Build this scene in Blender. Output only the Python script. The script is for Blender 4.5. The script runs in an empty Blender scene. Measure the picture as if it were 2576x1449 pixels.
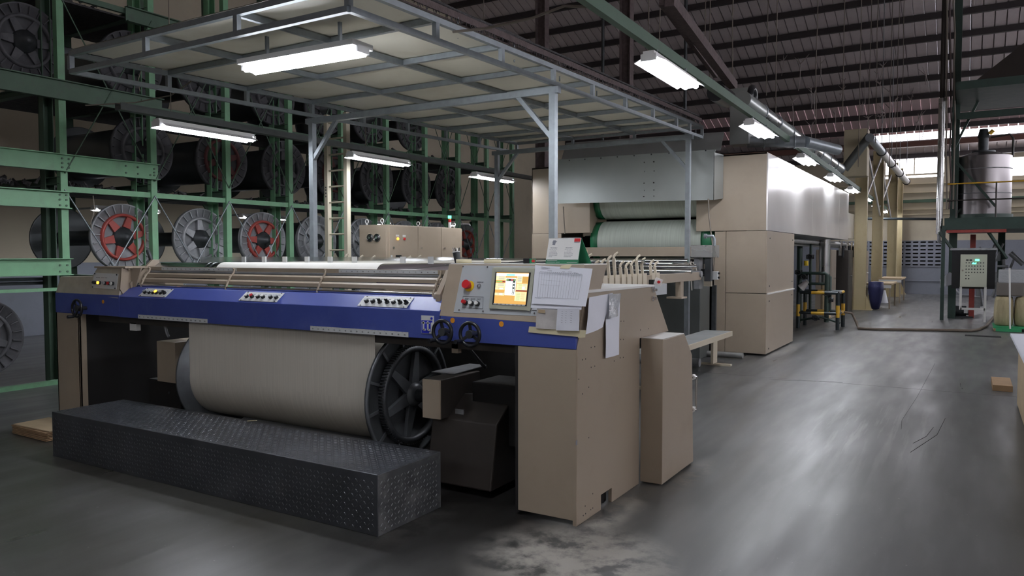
import bpy, bmesh, math, random
from mathutils import Vector, Matrix
import numpy as np
random.seed(7)
C = bpy.context.scene.collection
SC = bpy.context.scene
# ------------------------------------------------------------------ camera, world, exposure
F, CX, CY, HC = 1909., 1288., 724.5, 1.6
def _unit(a): return a/np.linalg.norm(a)
_Y = _unit(np.array([(2440-CX)/F, -(640-CY)/F, -1.])); _X = -np.array([(-1880-CX)/F, -(645-CY)/F, -1.])
_X = _unit(_X-_Y*(_X@_Y)); _Z = np.cross(_X, _Y)
RM = np.array([_X, _Y, _Z])
cam_d = bpy.data.cameras.new('camera'); cam = bpy.data.objects.new('camera', cam_d); C.objects.link(cam)
cam_d.sensor_width = 36; cam_d.lens = F/2576*36; cam_d.clip_start = .05; cam_d.clip_end = 200
cam.matrix_world = Matrix.Translation((0, 0, HC)) @ Matrix([list(map(float, r)) for r in RM]).to_4x4()
SC.camera = cam
W = bpy.data.worlds.new('world'); SC.world = W; W.use_nodes = True
W.node_tree.nodes['Background'].inputs[0].default_value = (.93, .92, 1.0, 1)
W.node_tree.nodes['Background'].inputs[1].default_value = 8.0
SC.view_settings.view_transform = 'Standard'; SC.view_settings.look = 'None'
SC.view_settings.gamma = 1; SC.view_settings.use_curve_mapping = False
SC.view_settings.exposure = 0.34
TUBE = 46.0      # radiance of a fluorescent tube
# a sight line through the photograph meets a plane of the hall: gives a real 3D point
def _ray(u, v): return RM @ np.array([(u-CX)/F, -(v-CY)/F, -1.])
def pX(u, v, X):
    r = _ray(u, v); t = X/r[0]; return Vector((X, r[1]*t, HC+r[2]*t))
def pY(u, v, Y):
    r = _ray(u, v); t = Y/r[1]; return Vector((r[0]*t, Y, HC+r[2]*t))
def pZ(u, v, Z):
    r = _ray(u, v); t = (Z-HC)/r[2]; return Vector((r[0]*t, r[1]*t, Z))
# ------------------------------------------------------------------ materials
def mat(name, col, rough=.5, metal=0., noise=0., nscale=6., bump=0., bscale=60., emit=None, estr=0., dirt=None, dscale=1.2, damt=.5, trans=0., spec=None, coat=0., stretch=None):
    m = bpy.data.materials.new(name); m.use_nodes = True; nt = m.node_tree; N = nt.nodes; L = nt.links
    b = N['Principled BSDF']; b.inputs['Base Color'].default_value = (*col, 1); b.inputs['Roughness'].default_value = rough
    b.inputs['Metallic'].default_value = metal
    if spec is not None: b.inputs['Specular IOR Level'].default_value = spec
    if coat: b.inputs['Coat Weight'].default_value = coat
    if emit: b.inputs['Emission Color'].default_value = (*emit, 1); b.inputs['Emission Strength'].default_value = estr
    if trans: b.inputs['Transmission Weight'].default_value = trans
    tc = N.new('ShaderNodeTexCoord'); vec = tc.outputs['Object']
    if stretch:
        mp = N.new('ShaderNodeMapping'); mp.inputs['Scale'].default_value = stretch; L.new(vec, mp.inputs[0]); vec = mp.outputs[0]
    c = None
    if noise:
        n = N.new('ShaderNodeTexNoise'); n.inputs['Scale'].default_value = nscale; n.inputs['Detail'].default_value = 5; L.new(vec, n.inputs['Vector'])
        r = N.new('ShaderNodeMapRange'); r.inputs[1].default_value = .3; r.inputs[2].default_value = .7; r.inputs[3].default_value = 1-noise; r.inputs[4].default_value = 1+noise*.6; L.new(n.outputs[0], r.inputs[0])
        mx = N.new('ShaderNodeMix'); mx.data_type = 'RGBA'; mx.blend_type = 'MULTIPLY'; mx.inputs[0].default_value = 1
        mx.inputs[6].default_value = (*col, 1); L.new(r.outputs[0], mx.inputs[7]); c = mx.outputs[2]
        L.new(c, b.inputs['Base Color'])
        rr = N.new('ShaderNodeMapRange'); rr.inputs[3].default_value = max(0, rough-.08); rr.inputs[4].default_value = min(1, rough+.1); L.new(n.outputs[0], rr.inputs[0]); L.new(rr.outputs[0], b.inputs['Roughness'])
    if dirt:
        n2 = N.new('ShaderNodeTexNoise'); n2.inputs['Scale'].default_value = dscale; n2.inputs['Detail'].default_value = 8; n2.inputs['Roughness'].default_value = .65; L.new(vec, n2.inputs['Vector'])
        r2 = N.new('ShaderNodeMapRange'); r2.inputs[1].default_value = .52; r2.inputs[2].default_value = .72; r2.inputs[3].default_value = 0; r2.inputs[4].default_value = damt; L.new(n2.outputs[0], r2.inputs[0])
        m2 = N.new('ShaderNodeMix'); m2.data_type = 'RGBA'; L.new(r2.outputs[0], m2.inputs[0])
        if c: L.new(c, m2.inputs[6])
        else: m2.inputs[6].default_value = (*col, 1)
        m2.inputs[7].default_value = (*dirt, 1); L.new(m2.outputs[2], b.inputs['Base Color'])
    if bump:
        n3 = N.new('ShaderNodeTexNoise'); n3.inputs['Scale'].default_value = bscale; n3.inputs['Detail'].default_value = 4; L.new(vec, n3.inputs['Vector'])
        bp = N.new('ShaderNodeBump'); bp.inputs['Strength'].default_value = bump; bp.inputs['Distance'].default_value = .01; L.new(n3.outputs[0], bp.inputs['Height']); L.new(bp.outputs[0], b.inputs['Normal'])
    return m
M = {}
M['beige'] = mat('beige_enamel', (.345, .285, .218), .38, noise=.05, nscale=2, dirt=(.26, .20, .14), dscale=2.2, damt=.35)
M['beige2'] = mat('beige_enamel_dryer', (.40, .335, .26), .33, noise=.05, nscale=1.5, dirt=(.27, .215, .16), dscale=1.4, damt=.35)
M['beige_scuffed_lit'] = mat('scuffed_lit_beige', (.60, .54, .46), .34, metal=.45, noise=.16, nscale=9, dirt=(.62, .58, .53), dscale=7, damt=.6)  # scuffed; lamp reflections on the tilted box are put into the pale colour
M['blue'] = mat('blue_enamel', (.050, .075, .30), .36, noise=.06, nscale=3, dirt=(.20, .24, .45), dscale=5, damt=.12)
M['chrome'] = mat('chrome', (.78, .78, .8), .14, metal=1)
M['steel'] = mat('stainless_steel', (.50, .50, .50), .27, metal=.95, noise=.1, nscale=3)
M['galv'] = mat('galvanised_steel', (.30, .335, .36), .42, metal=.55, noise=.12, nscale=14, dirt=(.20, .21, .22), dscale=6, damt=.4)
M['sheetmetal'] = mat('galvanised_sheet', (.42, .45, .44), .33, metal=.6, noise=.1, nscale=1.4, bump=.15, bscale=2.2)
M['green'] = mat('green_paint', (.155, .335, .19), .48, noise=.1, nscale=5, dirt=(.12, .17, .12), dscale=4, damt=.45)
M['green_dark'] = mat('dusty_dark_green', (.07, .125, .085), .6, noise=.15, nscale=5, dirt=(.06, .065, .06), dscale=5, damt=.6)  # darker green copy; carries the shade on upper and rear creel members
M['dust'] = mat('dusty_lint', (.075, .072, .075), .95, noise=.4, nscale=20, bump=1, bscale=60)
M['castgrey'] = mat('grey_cast_aluminium', (.30, .31, .325), .5, metal=.35, noise=.2, nscale=8, dirt=(.13, .13, .135), dscale=6, damt=.6)
M['trayd'] = mat('dark_grey_tray', (.09, .10, .10), .55, metal=.3, noise=.2, nscale=9)
M['castmid'] = mat('grey_cast_flange', (.12, .13, .14), .42, metal=.4, noise=.2, nscale=10)
M['castdark'] = mat('dark_cast_iron', (.055, .06, .065), .45, metal=.5, noise=.3, nscale=12)
M['drum'] = mat('grey_drum', (.11, .12, .125), .38, metal=.5, noise=.15, nscale=3)
M['pipedark'] = mat('dark_barrel', (.035, .045, .05), .35, metal=.4, noise=.2, nscale=6)
M['red'] = mat('red_paint', (.30, .045, .035), .5, noise=.15, nscale=9, dirt=(.12, .05, .04), dscale=7, damt=.5)
M['black'] = mat('black_plastic', (.012, .013, .016), .3)
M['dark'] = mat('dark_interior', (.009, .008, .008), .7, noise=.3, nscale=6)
M['brown'] = mat('brown_casing', (.036, .030, .026), .45, noise=.2, nscale=5)
M['plate'] = mat('dark_tread_plate', (.074, .080, .092), .36, metal=.45, noise=.25, nscale=4, dirt=(.12, .12, .125), dscale=3.5, damt=.35)
M['yarn'] = mat('white_yarn', (.60, .565, .49), .75, noise=.10, nscale=3, stretch=(60, .4, .4))
M['yarnlit'] = mat('lamplit_yarn', (.86, .85, .80), .6, noise=.05, nscale=3, stretch=(60, .4, .4))  # same yarn made paler; lamp light on the roller put into its colour
M['castdim'] = mat('dusty_shaded_aluminium', (.10, .10, .11), .7, metal=.2, noise=.3, nscale=8, dirt=(.05, .05, .055), dscale=6, damt=.8)  # dusty, with the shade of the unlit creel rows put into the tone
M['reddim'] = mat('dusty_shaded_red_paint', (.11, .03, .03), .7, noise=.3, nscale=8, dirt=(.06, .04, .04), dscale=7, damt=.8)  # dusty red, darkened to carry the shade of the unlit rows
M['yarnwrap'] = mat('yarn_wrap_pale_green', (.50, .55, .49), .7, noise=.14, nscale=3, stretch=(18, .4, .4))
M['greenroll'] = mat('green_roller_end', (.02, .16, .07), .35)
M['white'] = mat('white_enamel', (.74, .74, .72), .4)
M['paper'] = mat('paper', (.74, .76, .83), .85, bump=.25, bscale=9)
M['paperold'] = mat('worn_paper', (.52, .50, .48), .85, noise=.15, nscale=12, bump=.3, bscale=20)
M['ink'] = mat('grey_ink', (.22, .23, .27), .8)
M['inkdark'] = mat('dark_ink', (.04, .04, .05), .7)
M['cream'] = mat('cream_paint', (.50, .44, .31), .7, noise=.08, nscale=1.2, dirt=(.30, .25, .17), dscale=.9, damt=.5)
M['wallcream'] = mat('cream_wall', (.44, .39, .30), .85, noise=.08, nscale=.8, dirt=(.28, .24, .19), dscale=.6, damt=.4)
M['wallgrey'] = mat('blue_grey_wall', (.21, .225, .27), .75, noise=.08, nscale=1.5, dirt=(.13, .13, .14), dscale=1.5, damt=.5)
M['yellowcol'] = mat('cream_yellow_column_paint', (.50, .42, .25), .5, noise=.08, nscale=2, dirt=(.28, .20, .10), dscale=2, damt=.5)
M['roof'] = mat('roof_sheet', (.50, .435, .44), .6, metal=.0, noise=.12, nscale=2, dirt=(.22, .19, .19), dscale=1, damt=.6)
M['purlin'] = mat('dark_purlin', (.035, .028, .03), .7)
M['purple'] = mat('dusty_red_beam', (.115, .085, .085), .8, noise=.3, nscale=12, bump=.8, bscale=40)
M['sheet'] = mat('cream_canopy_sheet', (.66, .64, .55), .5, noise=.07, nscale=1.5, dirt=(.36, .27, .13), dscale=1.1, damt=.3)
M['platform'] = mat('dark_green_steel', (.025, .05, .04), .5, noise=.2, nscale=6)
M['yellow'] = mat('yellow_paint', (.62, .36, .03), .45, dirt=(.25, .18, .08), dscale=20, damt=.4)
M['orange'] = mat('orange_sticker', (.75, .30, .02), .5)
M['redbutton'] = mat('red_plastic', (.55, .02, .025), .3)
M['yellowplastic'] = mat('yellow_plastic', (.75, .52, .02), .4)
M['grey'] = mat('light_grey_plate', (.42, .45, .47), .42, noise=.04, nscale=3)
M['tape'] = mat('masking_tape', (.66, .60, .40), .7)
M['bezel'] = mat('taped_grey_bezel', (.36, .37, .29), .6, noise=.1, nscale=20)
M['label'] = mat('silver_label', (.60, .62, .62), .45)
M['amber'] = mat('amber_lamp', (1, .45, .05), .4, emit=(1, .42, .04), estr=2.6)
M['greenlamp'] = mat('green_lamp', (.05, .9, .4), .4, emit=(.1, 1, .55), estr=3)
M['tube'] = mat('fluorescent_tube', (1, 1, 1), .4, emit=(.90, .93, 1.0), estr=TUBE)
M['tubefar'] = M['tube']
M['lampbody'] = mat('white_lamp_body', (.8, .8, .8), .35)
M['card'] = mat('cardboard', (.34, .22, .12), .85, noise=.15, nscale=8)
M['cardlight'] = mat('light_cardboard', (.50, .39, .25), .85, noise=.1, nscale=8)
M['sack'] = mat('woven_sack', (.42, .36, .22), .9, noise=.2, nscale=9, bump=.8, bscale=50, stretch=(1, 1, .3))
M['bluebag'] = mat('blue_sack', (.022, .026, .10), .6, bump=.8, bscale=14)
M['clear'] = mat('clear_plastic_film', (.80, .83, .86), .12, bump=.9, bscale=28, trans=.55)
M['acryl'] = mat('acrylic_guard', (.93, .96, .96), .06, trans=1.0)
M['lavender'] = mat('insulated_pipe', (.34, .34, .33), .45, metal=.5, noise=.2, nscale=7)
M['bench'] = mat('worn_bench_board', (.36, .38, .38), .5, noise=.2, nscale=5, dirt=(.55, .50, .40), dscale=4, damt=.6)
M['cord'] = mat('dusty_cord', (.22, .19, .16), .8)
M['hose'] = mat('brown_hose', (.13, .10, .075), .6)
M['skin'] = mat('greendark2', (.02, .045, .04), .5)
M['brownbeam'] = mat('red_brown_beam', (.16, .075, .06), .7)
M['numeral'] = M['inkdark']
# screen colours give off light
def emi(name, col, s=1.0): return mat(name, tuple(x*.2 for x in col), .5, emit=col, estr=s)
SCR = {'o': emi('screen_orange', (.66, .36, .09)), 'w': emi('screen_white', (.95, .95, .92), 1.1), 'y': emi('screen_cream', (.85, .74, .42)), 'g': emi('screen_green', (.25, .45, .12)),
       'd': emi('screen_dark', (.035, .05, .045)), 'r': emi('screen_maroon', (.22, .03, .03)), 'c': emi('screen_cyan', (.30, .82, .95)), 'n': emi('screen_grey_line', (.25, .27, .38)), 'b': emi('screen_brown', (.55, .30, .07)), 'p': emi('screen_red', (.75, .10, .14))}
# polished, worn concrete floor
def floor_mat():
    m = bpy.data.materials.new('polished_concrete'); m.use_nodes = True; N = m.node_tree.nodes; L = m.node_tree.links; b = N['Principled BSDF']
    tc = N.new('ShaderNodeTexCoord'); O = tc.outputs['Object']
    def noise(scale, det=6, rough=.6, vec=O):
        n = N.new('ShaderNodeTexNoise'); n.inputs['Scale'].default_value = scale; n.inputs['Detail'].default_value = det; n.inputs['Roughness'].default_value = rough; L.new(vec, n.inputs['Vector']); return n.outputs[0]
    def mr(x, a, b_, c, d):
        r = N.new('ShaderNodeMapRange'); r.inputs[1].default_value = a; r.inputs[2].default_value = b_; r.inputs[3].default_value = c; r.inputs[4].default_value = d; L.new(x, r.inputs[0]); return r.outputs[0]
    def mix(f, a, b_):
        x = N.new('ShaderNodeMix'); x.data_type = 'RGBA'
        L.new(f, x.inputs[0])
        for s, val in ((6, a), (7, b_)):
            if isinstance(val, tuple): x.inputs[s].default_value = (*val, 1)
            else: L.new(val, x.inputs[s])
        return x.outputs[2]
    def mul(a, b_):
        x = N.new('ShaderNodeMath'); x.operation = 'MULTIPLY'
        for s, val in ((0, a), (1, b_)):
            if isinstance(val, (int, float)): x.inputs[s].default_value = val
            else: L.new(val, x.inputs[s])
        return x.outputs[0]
    def blob(x, y, sx, sy, r0, r1):
        mp = N.new('ShaderNodeMapping'); mp.vector_type = 'TEXTURE'; mp.inputs['Location'].default_value = (x, y, 0); mp.inputs['Scale'].default_value = (sx, sy, 1); L.new(O, mp.inputs[0])
        sp = N.new('ShaderNodeVectorMath'); sp.operation = 'LENGTH'; L.new(mp.outputs[0], sp.inputs[0])
        return mr(sp.outputs['Value'], r0, r1, 1, 0)
    st = N.new('ShaderNodeMapping'); st.inputs['Scale'].default_value = (3.2, .5, 1); L.new(O, st.inputs[0])
    stt = N.new('ShaderNodeMapping'); stt.inputs['Scale'].default_value = (14, .8, 1); stt.inputs['Rotation'].default_value = (0, 0, .12); L.new(O, stt.inputs[0])
    col = mix(mr(noise(.55), .35, .65, 0, 1), (.088, .090, .088), (.150, .153, .152))
    col = mix(mr(noise(1.1, 5, .55), .35, .75, 0, .65), col, (.045, .045, .043))
    col = mix(mr(noise(2.4, 6, .6, st.outputs[0]), .52, .7, 0, .45), col, (.15, .15, .15))
    # brownish worn zone before the step, and chalky size dust beside the corner of the machine
    col = mix(mul(blob(-5.2, 2.6, 4.2, 2.6, .4, 1.0), mr(noise(1.2, 4, .5), .35, .65, .35, .9)), col, (.042, .039, .028))
    def mx_(a, b_):
        x = N.new('ShaderNodeMath'); x.operation = 'MAXIMUM'; L.new(a, x.inputs[0]); L.new(b_, x.inputs[1]); return x.outputs[0]
    reg = mx_(mx_(blob(-1.78, 3.52, .62, .62, .35, 1.0), blob(-1.86, 4.45, .15, .85, .3, 1.0)), mx_(blob(-1.70, 5.3, .14, .6, .2, 1.0), blob(-2.78, 3.5, .17, .5, .2, 1.0)))
    reg = mx_(reg, mul(blob(-2.62, 13.2, .2, 1.6, .2, 1.0), .8))
    dust = mul(reg, mr(noise(5, 8, .7), .40, .56, 0, 1))
    col = mix(mul(dust, .8), col, (.36, .34, .30))
    rip = mul(blob(-.72, 7.6, .75, 2.0, .2, 1.0), mr(noise(1.0, 4, .6, stt.outputs[0]), .5, .62, 0, .8)); col = mix(rip, col, (.22, .215, .21))
    col = mix(mul(mr(noise(34, 4, .5), .71, .74, 0, 1), .55), col, (.30, .29, .27))
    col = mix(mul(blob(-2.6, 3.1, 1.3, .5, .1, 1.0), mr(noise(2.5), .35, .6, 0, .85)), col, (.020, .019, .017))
    oil_shade = mx_(blob(-2.62, 3.9, .75, 1.3, .45, 1.0), blob(-4.6, 5.0, 3.3, 1.25, .6, 1.0)); col = mix(mul(oil_shade, .93), col, (.010, .009, .008)); dust2 = mul(dust, blob(-1.7, 3.6, .9, .8, .5, 1)); col = mix(mul(dust2, .7), col, (.40, .38, .34))  # oily floor, with the shade under the headstock painted in too
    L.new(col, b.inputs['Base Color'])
    rg = mr(noise(1.6, 2, .45, st.outputs[0]), .25, .75, .27, .44)
    ad = N.new('ShaderNodeMath'); ad.operation = 'ADD'; L.new(rg, ad.inputs[0]); L.new(mul(dust, .4), ad.inputs[1]); L.new(ad.outputs[0], b.inputs['Roughness'])
    b.inputs['Specular IOR Level'].default_value = .55
    bp = N.new('ShaderNodeBump'); bp.inputs['Strength'].default_value = .10; bp.inputs['Distance'].default_value = .006
    wv = N.new('ShaderNodeMapping'); wv.inputs['Scale'].default_value = (7, .8, 1); L.new(O, wv.inputs[0])
    L.new(noise(2.5, 5, .55, wv.outputs[0]), bp.inputs['Height']); L.new(bp.outputs[0], b.inputs['Normal'])
    return m
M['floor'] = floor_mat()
# ------------------------------------------------------------------ mesh builder
class MB:
    def __init__(s): s.v = []; s.f = []; s.sm = []
    def add(s, vs, fs, smooth=False):
        o = len(s.v); s.v += [tuple(p) for p in vs]; s.f += [tuple(i+o for i in f) for f in fs]; s.sm += [smooth]*len(fs); return s
    def box(s, x0, x1, y0, y1, z0, z1):
        if x0 > x1: x0, x1 = x1, x0
        if y0 > y1: y0, y1 = y1, y0
        if z0 > z1: z0, z1 = z1, z0
        return s.add([(x0, y0, z0), (x1, y0, z0), (x1, y1, z0), (x0, y1, z0), (x0, y0, z1), (x1, y0, z1), (x1, y1, z1), (x0, y1, z1)],
                     [(0, 3, 2, 1), (4, 5, 6, 7), (0, 1, 5, 4), (1, 2, 6, 5), (2, 3, 7, 6), (3, 0, 4, 7)])
    def bar(s, p, q, w, h=None, up=(0, 0, 1)):
        p = Vector(p); q = Vector(q); h = h or w; d = (q-p).normalized(); u = Vector(up)
        if abs(d.dot(u)) > .99: u = Vector((0, 1, 0))
        a = d.cross(u).normalized()*w/2; b = a.cross(d).normalized()*h/2
        vs = [p-a-b, p+a-b, p+a+b, p-a+b, q-a-b, q+a-b, q+a+b, q-a+b]
        return s.add(vs, [(0, 1, 2, 3), (7, 6, 5, 4), (1, 0, 4, 5), (2, 1, 5, 6), (3, 2, 6, 7), (0, 3, 7, 4)])
    def cyl(s, p, q, r, n=16, r2=None, cap=True):
        p = Vector(p); q = Vector(q); r2 = r if r2 is None else r2; d = (q-p).normalized()
        u = Vector((0, 0, 1)) if abs(d.z) < .9 else Vector((1, 0, 0)); a = d.cross(u).normalized(); b = d.cross(a)
        vs = []
        for c, rr in ((p, r), (q, r2)):
            for k in range(n):
                t = 2*math.pi*k/n; vs.append(c+(a*math.cos(t)+b*math.sin(t))*rr)
        s.add(vs, [((k+1) % n, k, n+k, n+(k+1) % n) for k in range(n)], True)
        if cap:
            s.add(vs[:n], [tuple(range(n))]); s.add(vs[n:], [tuple(reversed(range(n)))])
        return s
    def tube(s, pts, r, n=8):
        pts = [Vector(p) for p in pts]; vs = []; prev = None
        for i, p in enumerate(pts):
            d = (pts[min(i+1, len(pts)-1)]-pts[max(i-1, 0)]).normalized()
            if prev is None:
                u = Vector((0, 0, 1)) if abs(d.z) < .9 else Vector((1, 0, 0)); a = d.cross(u).normalized()
            else: a = (prev-d*prev.dot(d)).normalized()
            prev = a; b = d.cross(a)
            for k in range(n):
                t = 2*math.pi*k/n; vs.append(p+(a*math.cos(t)+b*math.sin(t))*r)
        m = len(pts)
        s.add(vs, [(i*n+(k+1) % n, i*n+k, (i+1)*n+k, (i+1)*n+(k+1) % n) for i in range(m-1) for k in range(n)], True)
        s.add(vs[:n], [tuple(range(n))]); s.add(vs[-n:], [tuple(reversed(range(n)))]); return s
    def lathe(s, prof, o=(0, 0, 0), n=40, smooth=True):      # revolve (x, r) about the X axis through o
        o = Vector(o); vs = []
        for x, r in prof:
            for k in range(n):
                t = 2*math.pi*k/n; vs.append(o+Vector((x, r*math.cos(t), r*math.sin(t))))
        m = len(prof)
        return s.add(vs, [(i*n+k, i*n+(k+1) % n, (i+1)*n+(k+1) % n, (i+1)*n+k) for i in range(m-1) for k in range(n)], smooth)
    def prism(s, poly, a, b, ax='X'):                        # polygon in the plane across ax, extruded from a to b
        def P(p, t): return {'X': (t, p[0], p[1]), 'Y': (p[0], t, p[1]), 'Z': (p[0], p[1], t)}[ax]
        n = len(poly); vs = [P(p, a) for p in poly]+[P(p, b) for p in poly]
        return s.add(vs, [tuple(reversed(range(n))), tuple(range(n, 2*n))]+[(k, (k+1) % n, n+(k+1) % n, n+k) for k in range(n)])
    def torus(s, c, nrm, R_, r, n=28, m=8):
        c = Vector(c); d = Vector(nrm).normalized(); u = Vector((0, 0, 1)) if abs(d.z) < .9 else Vector((1, 0, 0)); a = d.cross(u).normalized(); b = d.cross(a); vs = []
        for k in range(n):
            t = 2*math.pi*k/n; e = a*math.cos(t)+b*math.sin(t)
            for j in range(m):
                w = 2*math.pi*j/m; vs.append(c+e*(R_+r*math.cos(w))+d*r*math.sin(w))
        return s.add(vs, [(k*m+j, k*m+(j+1) % m, ((k+1) % n)*m+(j+1) % m, ((k+1) % n)*m+j) for k in range(n) for j in range(m)], True)
    def quadbox(s, a, b, c, d, t):                           # four corners of a face, thickened backwards by vector t
        t = Vector(t); vs = [Vector(x) for x in (a, b, c, d)]; vs += [p+t for p in vs]
        return s.add(vs, [(0, 1, 2, 3), (7, 6, 5, 4), (1, 0, 4, 5), (2, 1, 5, 6), (3, 2, 6, 7), (0, 3, 7, 4)])
    def mesh(s, name, m):
        me = bpy.data.meshes.new(name); me.from_pydata(s.v, [], s.f); me.materials.append(m)
        bm = bmesh.new(); bm.from_mesh(me); bmesh.ops.recalc_face_normals(bm, faces=bm.faces); bm.to_mesh(me); bm.free()
        me.polygons.foreach_set('use_smooth', s.sm); me.update(); return me
    def build(s, name, m, parent=None, bevel=0, **kw):
        o = bpy.data.objects.new(name, s.mesh(name, m)); C.objects.link(o)
        if parent: o.parent = parent
        if bevel:
            b = o.modifiers.new('bevel', 'BEVEL'); b.width = bevel; b.segments = 2; b.limit_method = 'ANGLE'; b.angle_limit = .6
        for k, v in kw.items(): o[k] = v
        return o
def thing(name, label, cat, loc=(0, 0, 0), group=None):
    o = bpy.data.objects.new(name, None); C.objects.link(o); o.location = loc; o['label'] = label; o['category'] = cat
    if group: o['group'] = group
    o.empty_display_size = .1
    return o
def tag(o, label, cat, group=None):
    o['label'] = label; o['category'] = cat
    if group: o['group'] = group
    return o
def struct(name, mb, m, parent=None, **k):
    o = mb.build(name, m, parent, **k)
    if not parent: o['kind'] = 'structure'
    return o
def inst(name, me, parent, loc=(0, 0, 0), rot=(0, 0, 0), **kw):
    o = bpy.data.objects.new(name, me); C.objects.link(o); o.parent = parent; o.location = loc; o.rotation_euler = rot
    for k, v in kw.items(): o[k] = v
    return o
def text(name, s_, size, p, ax, az, m, parent, align='CENTER'):   # flat lettering: ax = reading direction, az = up direction
    cu = bpy.data.curves.new(name, 'FONT'); cu.body = s_; cu.size = size; cu.align_x = align; cu.align_y = 'CENTER'; cu.extrude = .0004; cu.materials.append(m); cu.resolution_u = 2
    tmp = bpy.data.objects.new(name, cu); me = bpy.data.meshes.new_from_object(tmp); bpy.data.objects.remove(tmp); bpy.data.curves.remove(cu)
    o = bpy.data.objects.new(name, me); C.objects.link(o); ax = Vector(ax).normalized(); az = Vector(az).normalized(); az = (az-ax*az.dot(ax)).normalized(); n = ax.cross(az)
    mw = Matrix((ax, az, n)).transposed().to_4x4(); mw.translation = Vector(p)
    if parent: o.parent = parent; mw = Matrix.Translation(parent.location).inverted() @ mw
    o.matrix_local = mw
    if not me.materials: me.materials.append(m)
    return o
# ------------------------------------------------------------------ the hall
X0, X1, Y0, Y1 = -16., 9., -7., 34.8
SL = .38
def roofz(y): return 5.5+SL*(Y1-y) if y > 13.8 else 5.5+SL*(Y1-13.8)-SL*(13.8-y)
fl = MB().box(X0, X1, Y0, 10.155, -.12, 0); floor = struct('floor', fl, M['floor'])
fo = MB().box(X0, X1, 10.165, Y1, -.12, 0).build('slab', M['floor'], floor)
MB().box(X0, X1, 10.155, 10.165, -.12, -.008).build('joint', M['dark'], floor)
for pts in (((2352, 914), (2325, 965), (2308, 997), (2269, 1057), (2267, 1080)), ((2378, 1052), (2357, 1094), (2290, 1138)), ((2348, 1075), (2330, 1098), (2297, 1115)), ((1935, 955), (2080, 960), (2120, 962))):
    MB().tube([pZ(u, v, 0.0) for u, v in pts], .0022 if len(pts) != 5 else .0016, 6).build('floor_crack', M['dark'], floor)
# roof: single long sheets with raised seams, on purlins
ceil = struct('ceiling', MB().box(X0, X1, 13.7, 13.9, roofz(13.8)+.06, roofz(13.8)+.1), M['purlin'])
def roof_strip(w, ya, yb):
    mb = MB(); t = .012
    za, zb = roofz(ya), roofz(yb)
    mb.add([(0, ya, za), (w-.03, ya, za), (w-.03, yb, zb), (0, yb, zb), (0, ya, za+t), (w-.03, ya, za+t), (w-.03, yb, zb+t), (0, yb, zb+t)], [(0, 3, 2, 1), (4, 5, 6, 7), (0, 1, 5, 4), (2, 3, 7, 6), (1, 2, 6, 5), (3, 0, 4, 7)])
    mb.add([(w-.03, ya, za+.10), (w, ya, za+.10), (w, yb, zb+.10), (w-.03, yb, zb+.10), (w-.03, ya, za+.112), (w, ya, za+.112), (w, yb, zb+.112), (w-.03, yb, zb+.112)], [(0, 3, 2, 1), (4, 5, 6, 7), (0, 1, 5, 4), (2, 3, 7, 6)])
    mb.add([(w-.031, ya, za), (w-.031, yb, zb), (w-.031, yb, zb+.11), (w-.031, ya, za+.11), (w, ya, za), (w, yb, zb), (w, yb, zb+.11), (w, ya, za+.11)], [(0, 1, 2, 3), (7, 6, 5, 4)])
    return mb.mesh('roof_sheet', M['roof'])
ms = roof_strip(.30, 13.8, 30.6)
k = 0; x = X0
while x < X1-.01: inst('roof_sheet', ms, ceil, (x, 0, 0)); x += .30
m_ = bpy.data.materials.new('backlit_pink_sheet'); m_.use_nodes = True; nt_ = m_.node_tree; o_n = nt_.nodes['Material Output']
tn = nt_.nodes.new('ShaderNodeBsdfTranslucent'); tn.inputs[0].default_value = (.038, .030, .031, 1); nt_.nodes['Principled BSDF'].inputs['Base Color'].default_value = (.42, .33, .33, 1); nt_.nodes['Principled BSDF'].inputs['Roughness'].default_value = .7
ad_ = nt_.nodes.new('ShaderNodeAddShader'); nt_.links.new(tn.outputs[0], ad_.inputs[0]); nt_.links.new(nt_.nodes['Principled BSDF'].outputs[0], ad_.inputs[1]); nt_.links.new(ad_.outputs[0], o_n.inputs[0]); M['pinksheet'] = m_
ms4 = roof_strip(.30, 30.6, 32.9); ms4.materials[0] = M['pinksheet']; x = X0
while x < X1-.01: inst('roof_sheet', ms4, ceil, (x, 0, 0)); x += .30
ms3 = roof_strip(.30, 32.9, 33.7); x = X0
while x < -3.5: inst('roof_sheet', ms3, ceil, (x, 0, 0)); x += .30
ms2 = roof_strip(.30, 33.7, Y1+.15); x = X0
while x < X1-.01: inst('roof_sheet', ms2, ceil, (x, 0, 0)); x += .30
mb = MB(); ya, yb = 13.8, Y0; mb.add([(X0, ya, roofz(ya)), (X1, ya, roofz(ya)), (X1, yb, roofz(yb)), (X0, yb, roofz(yb)), (X0, ya, roofz(ya)+.03), (X1, ya, roofz(ya)+.03), (X1, yb, roofz(yb)+.03), (X0, yb, roofz(yb)+.03)], [(0, 3, 2, 1), (4, 5, 6, 7), (0, 1, 5, 4), (2, 3, 7, 6), (1, 2, 6, 5), (3, 0, 4, 7)])
mb.build('near_slope', M['roof'], ceil)
y = Y1-.35
while y > 13.9:
    z = roofz(y)
    MB().box(X0, X1, y-.06, y+.06, z-.19, z-.015).build('purlin', M['purlin'], ceil); y -= 1.04
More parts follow.
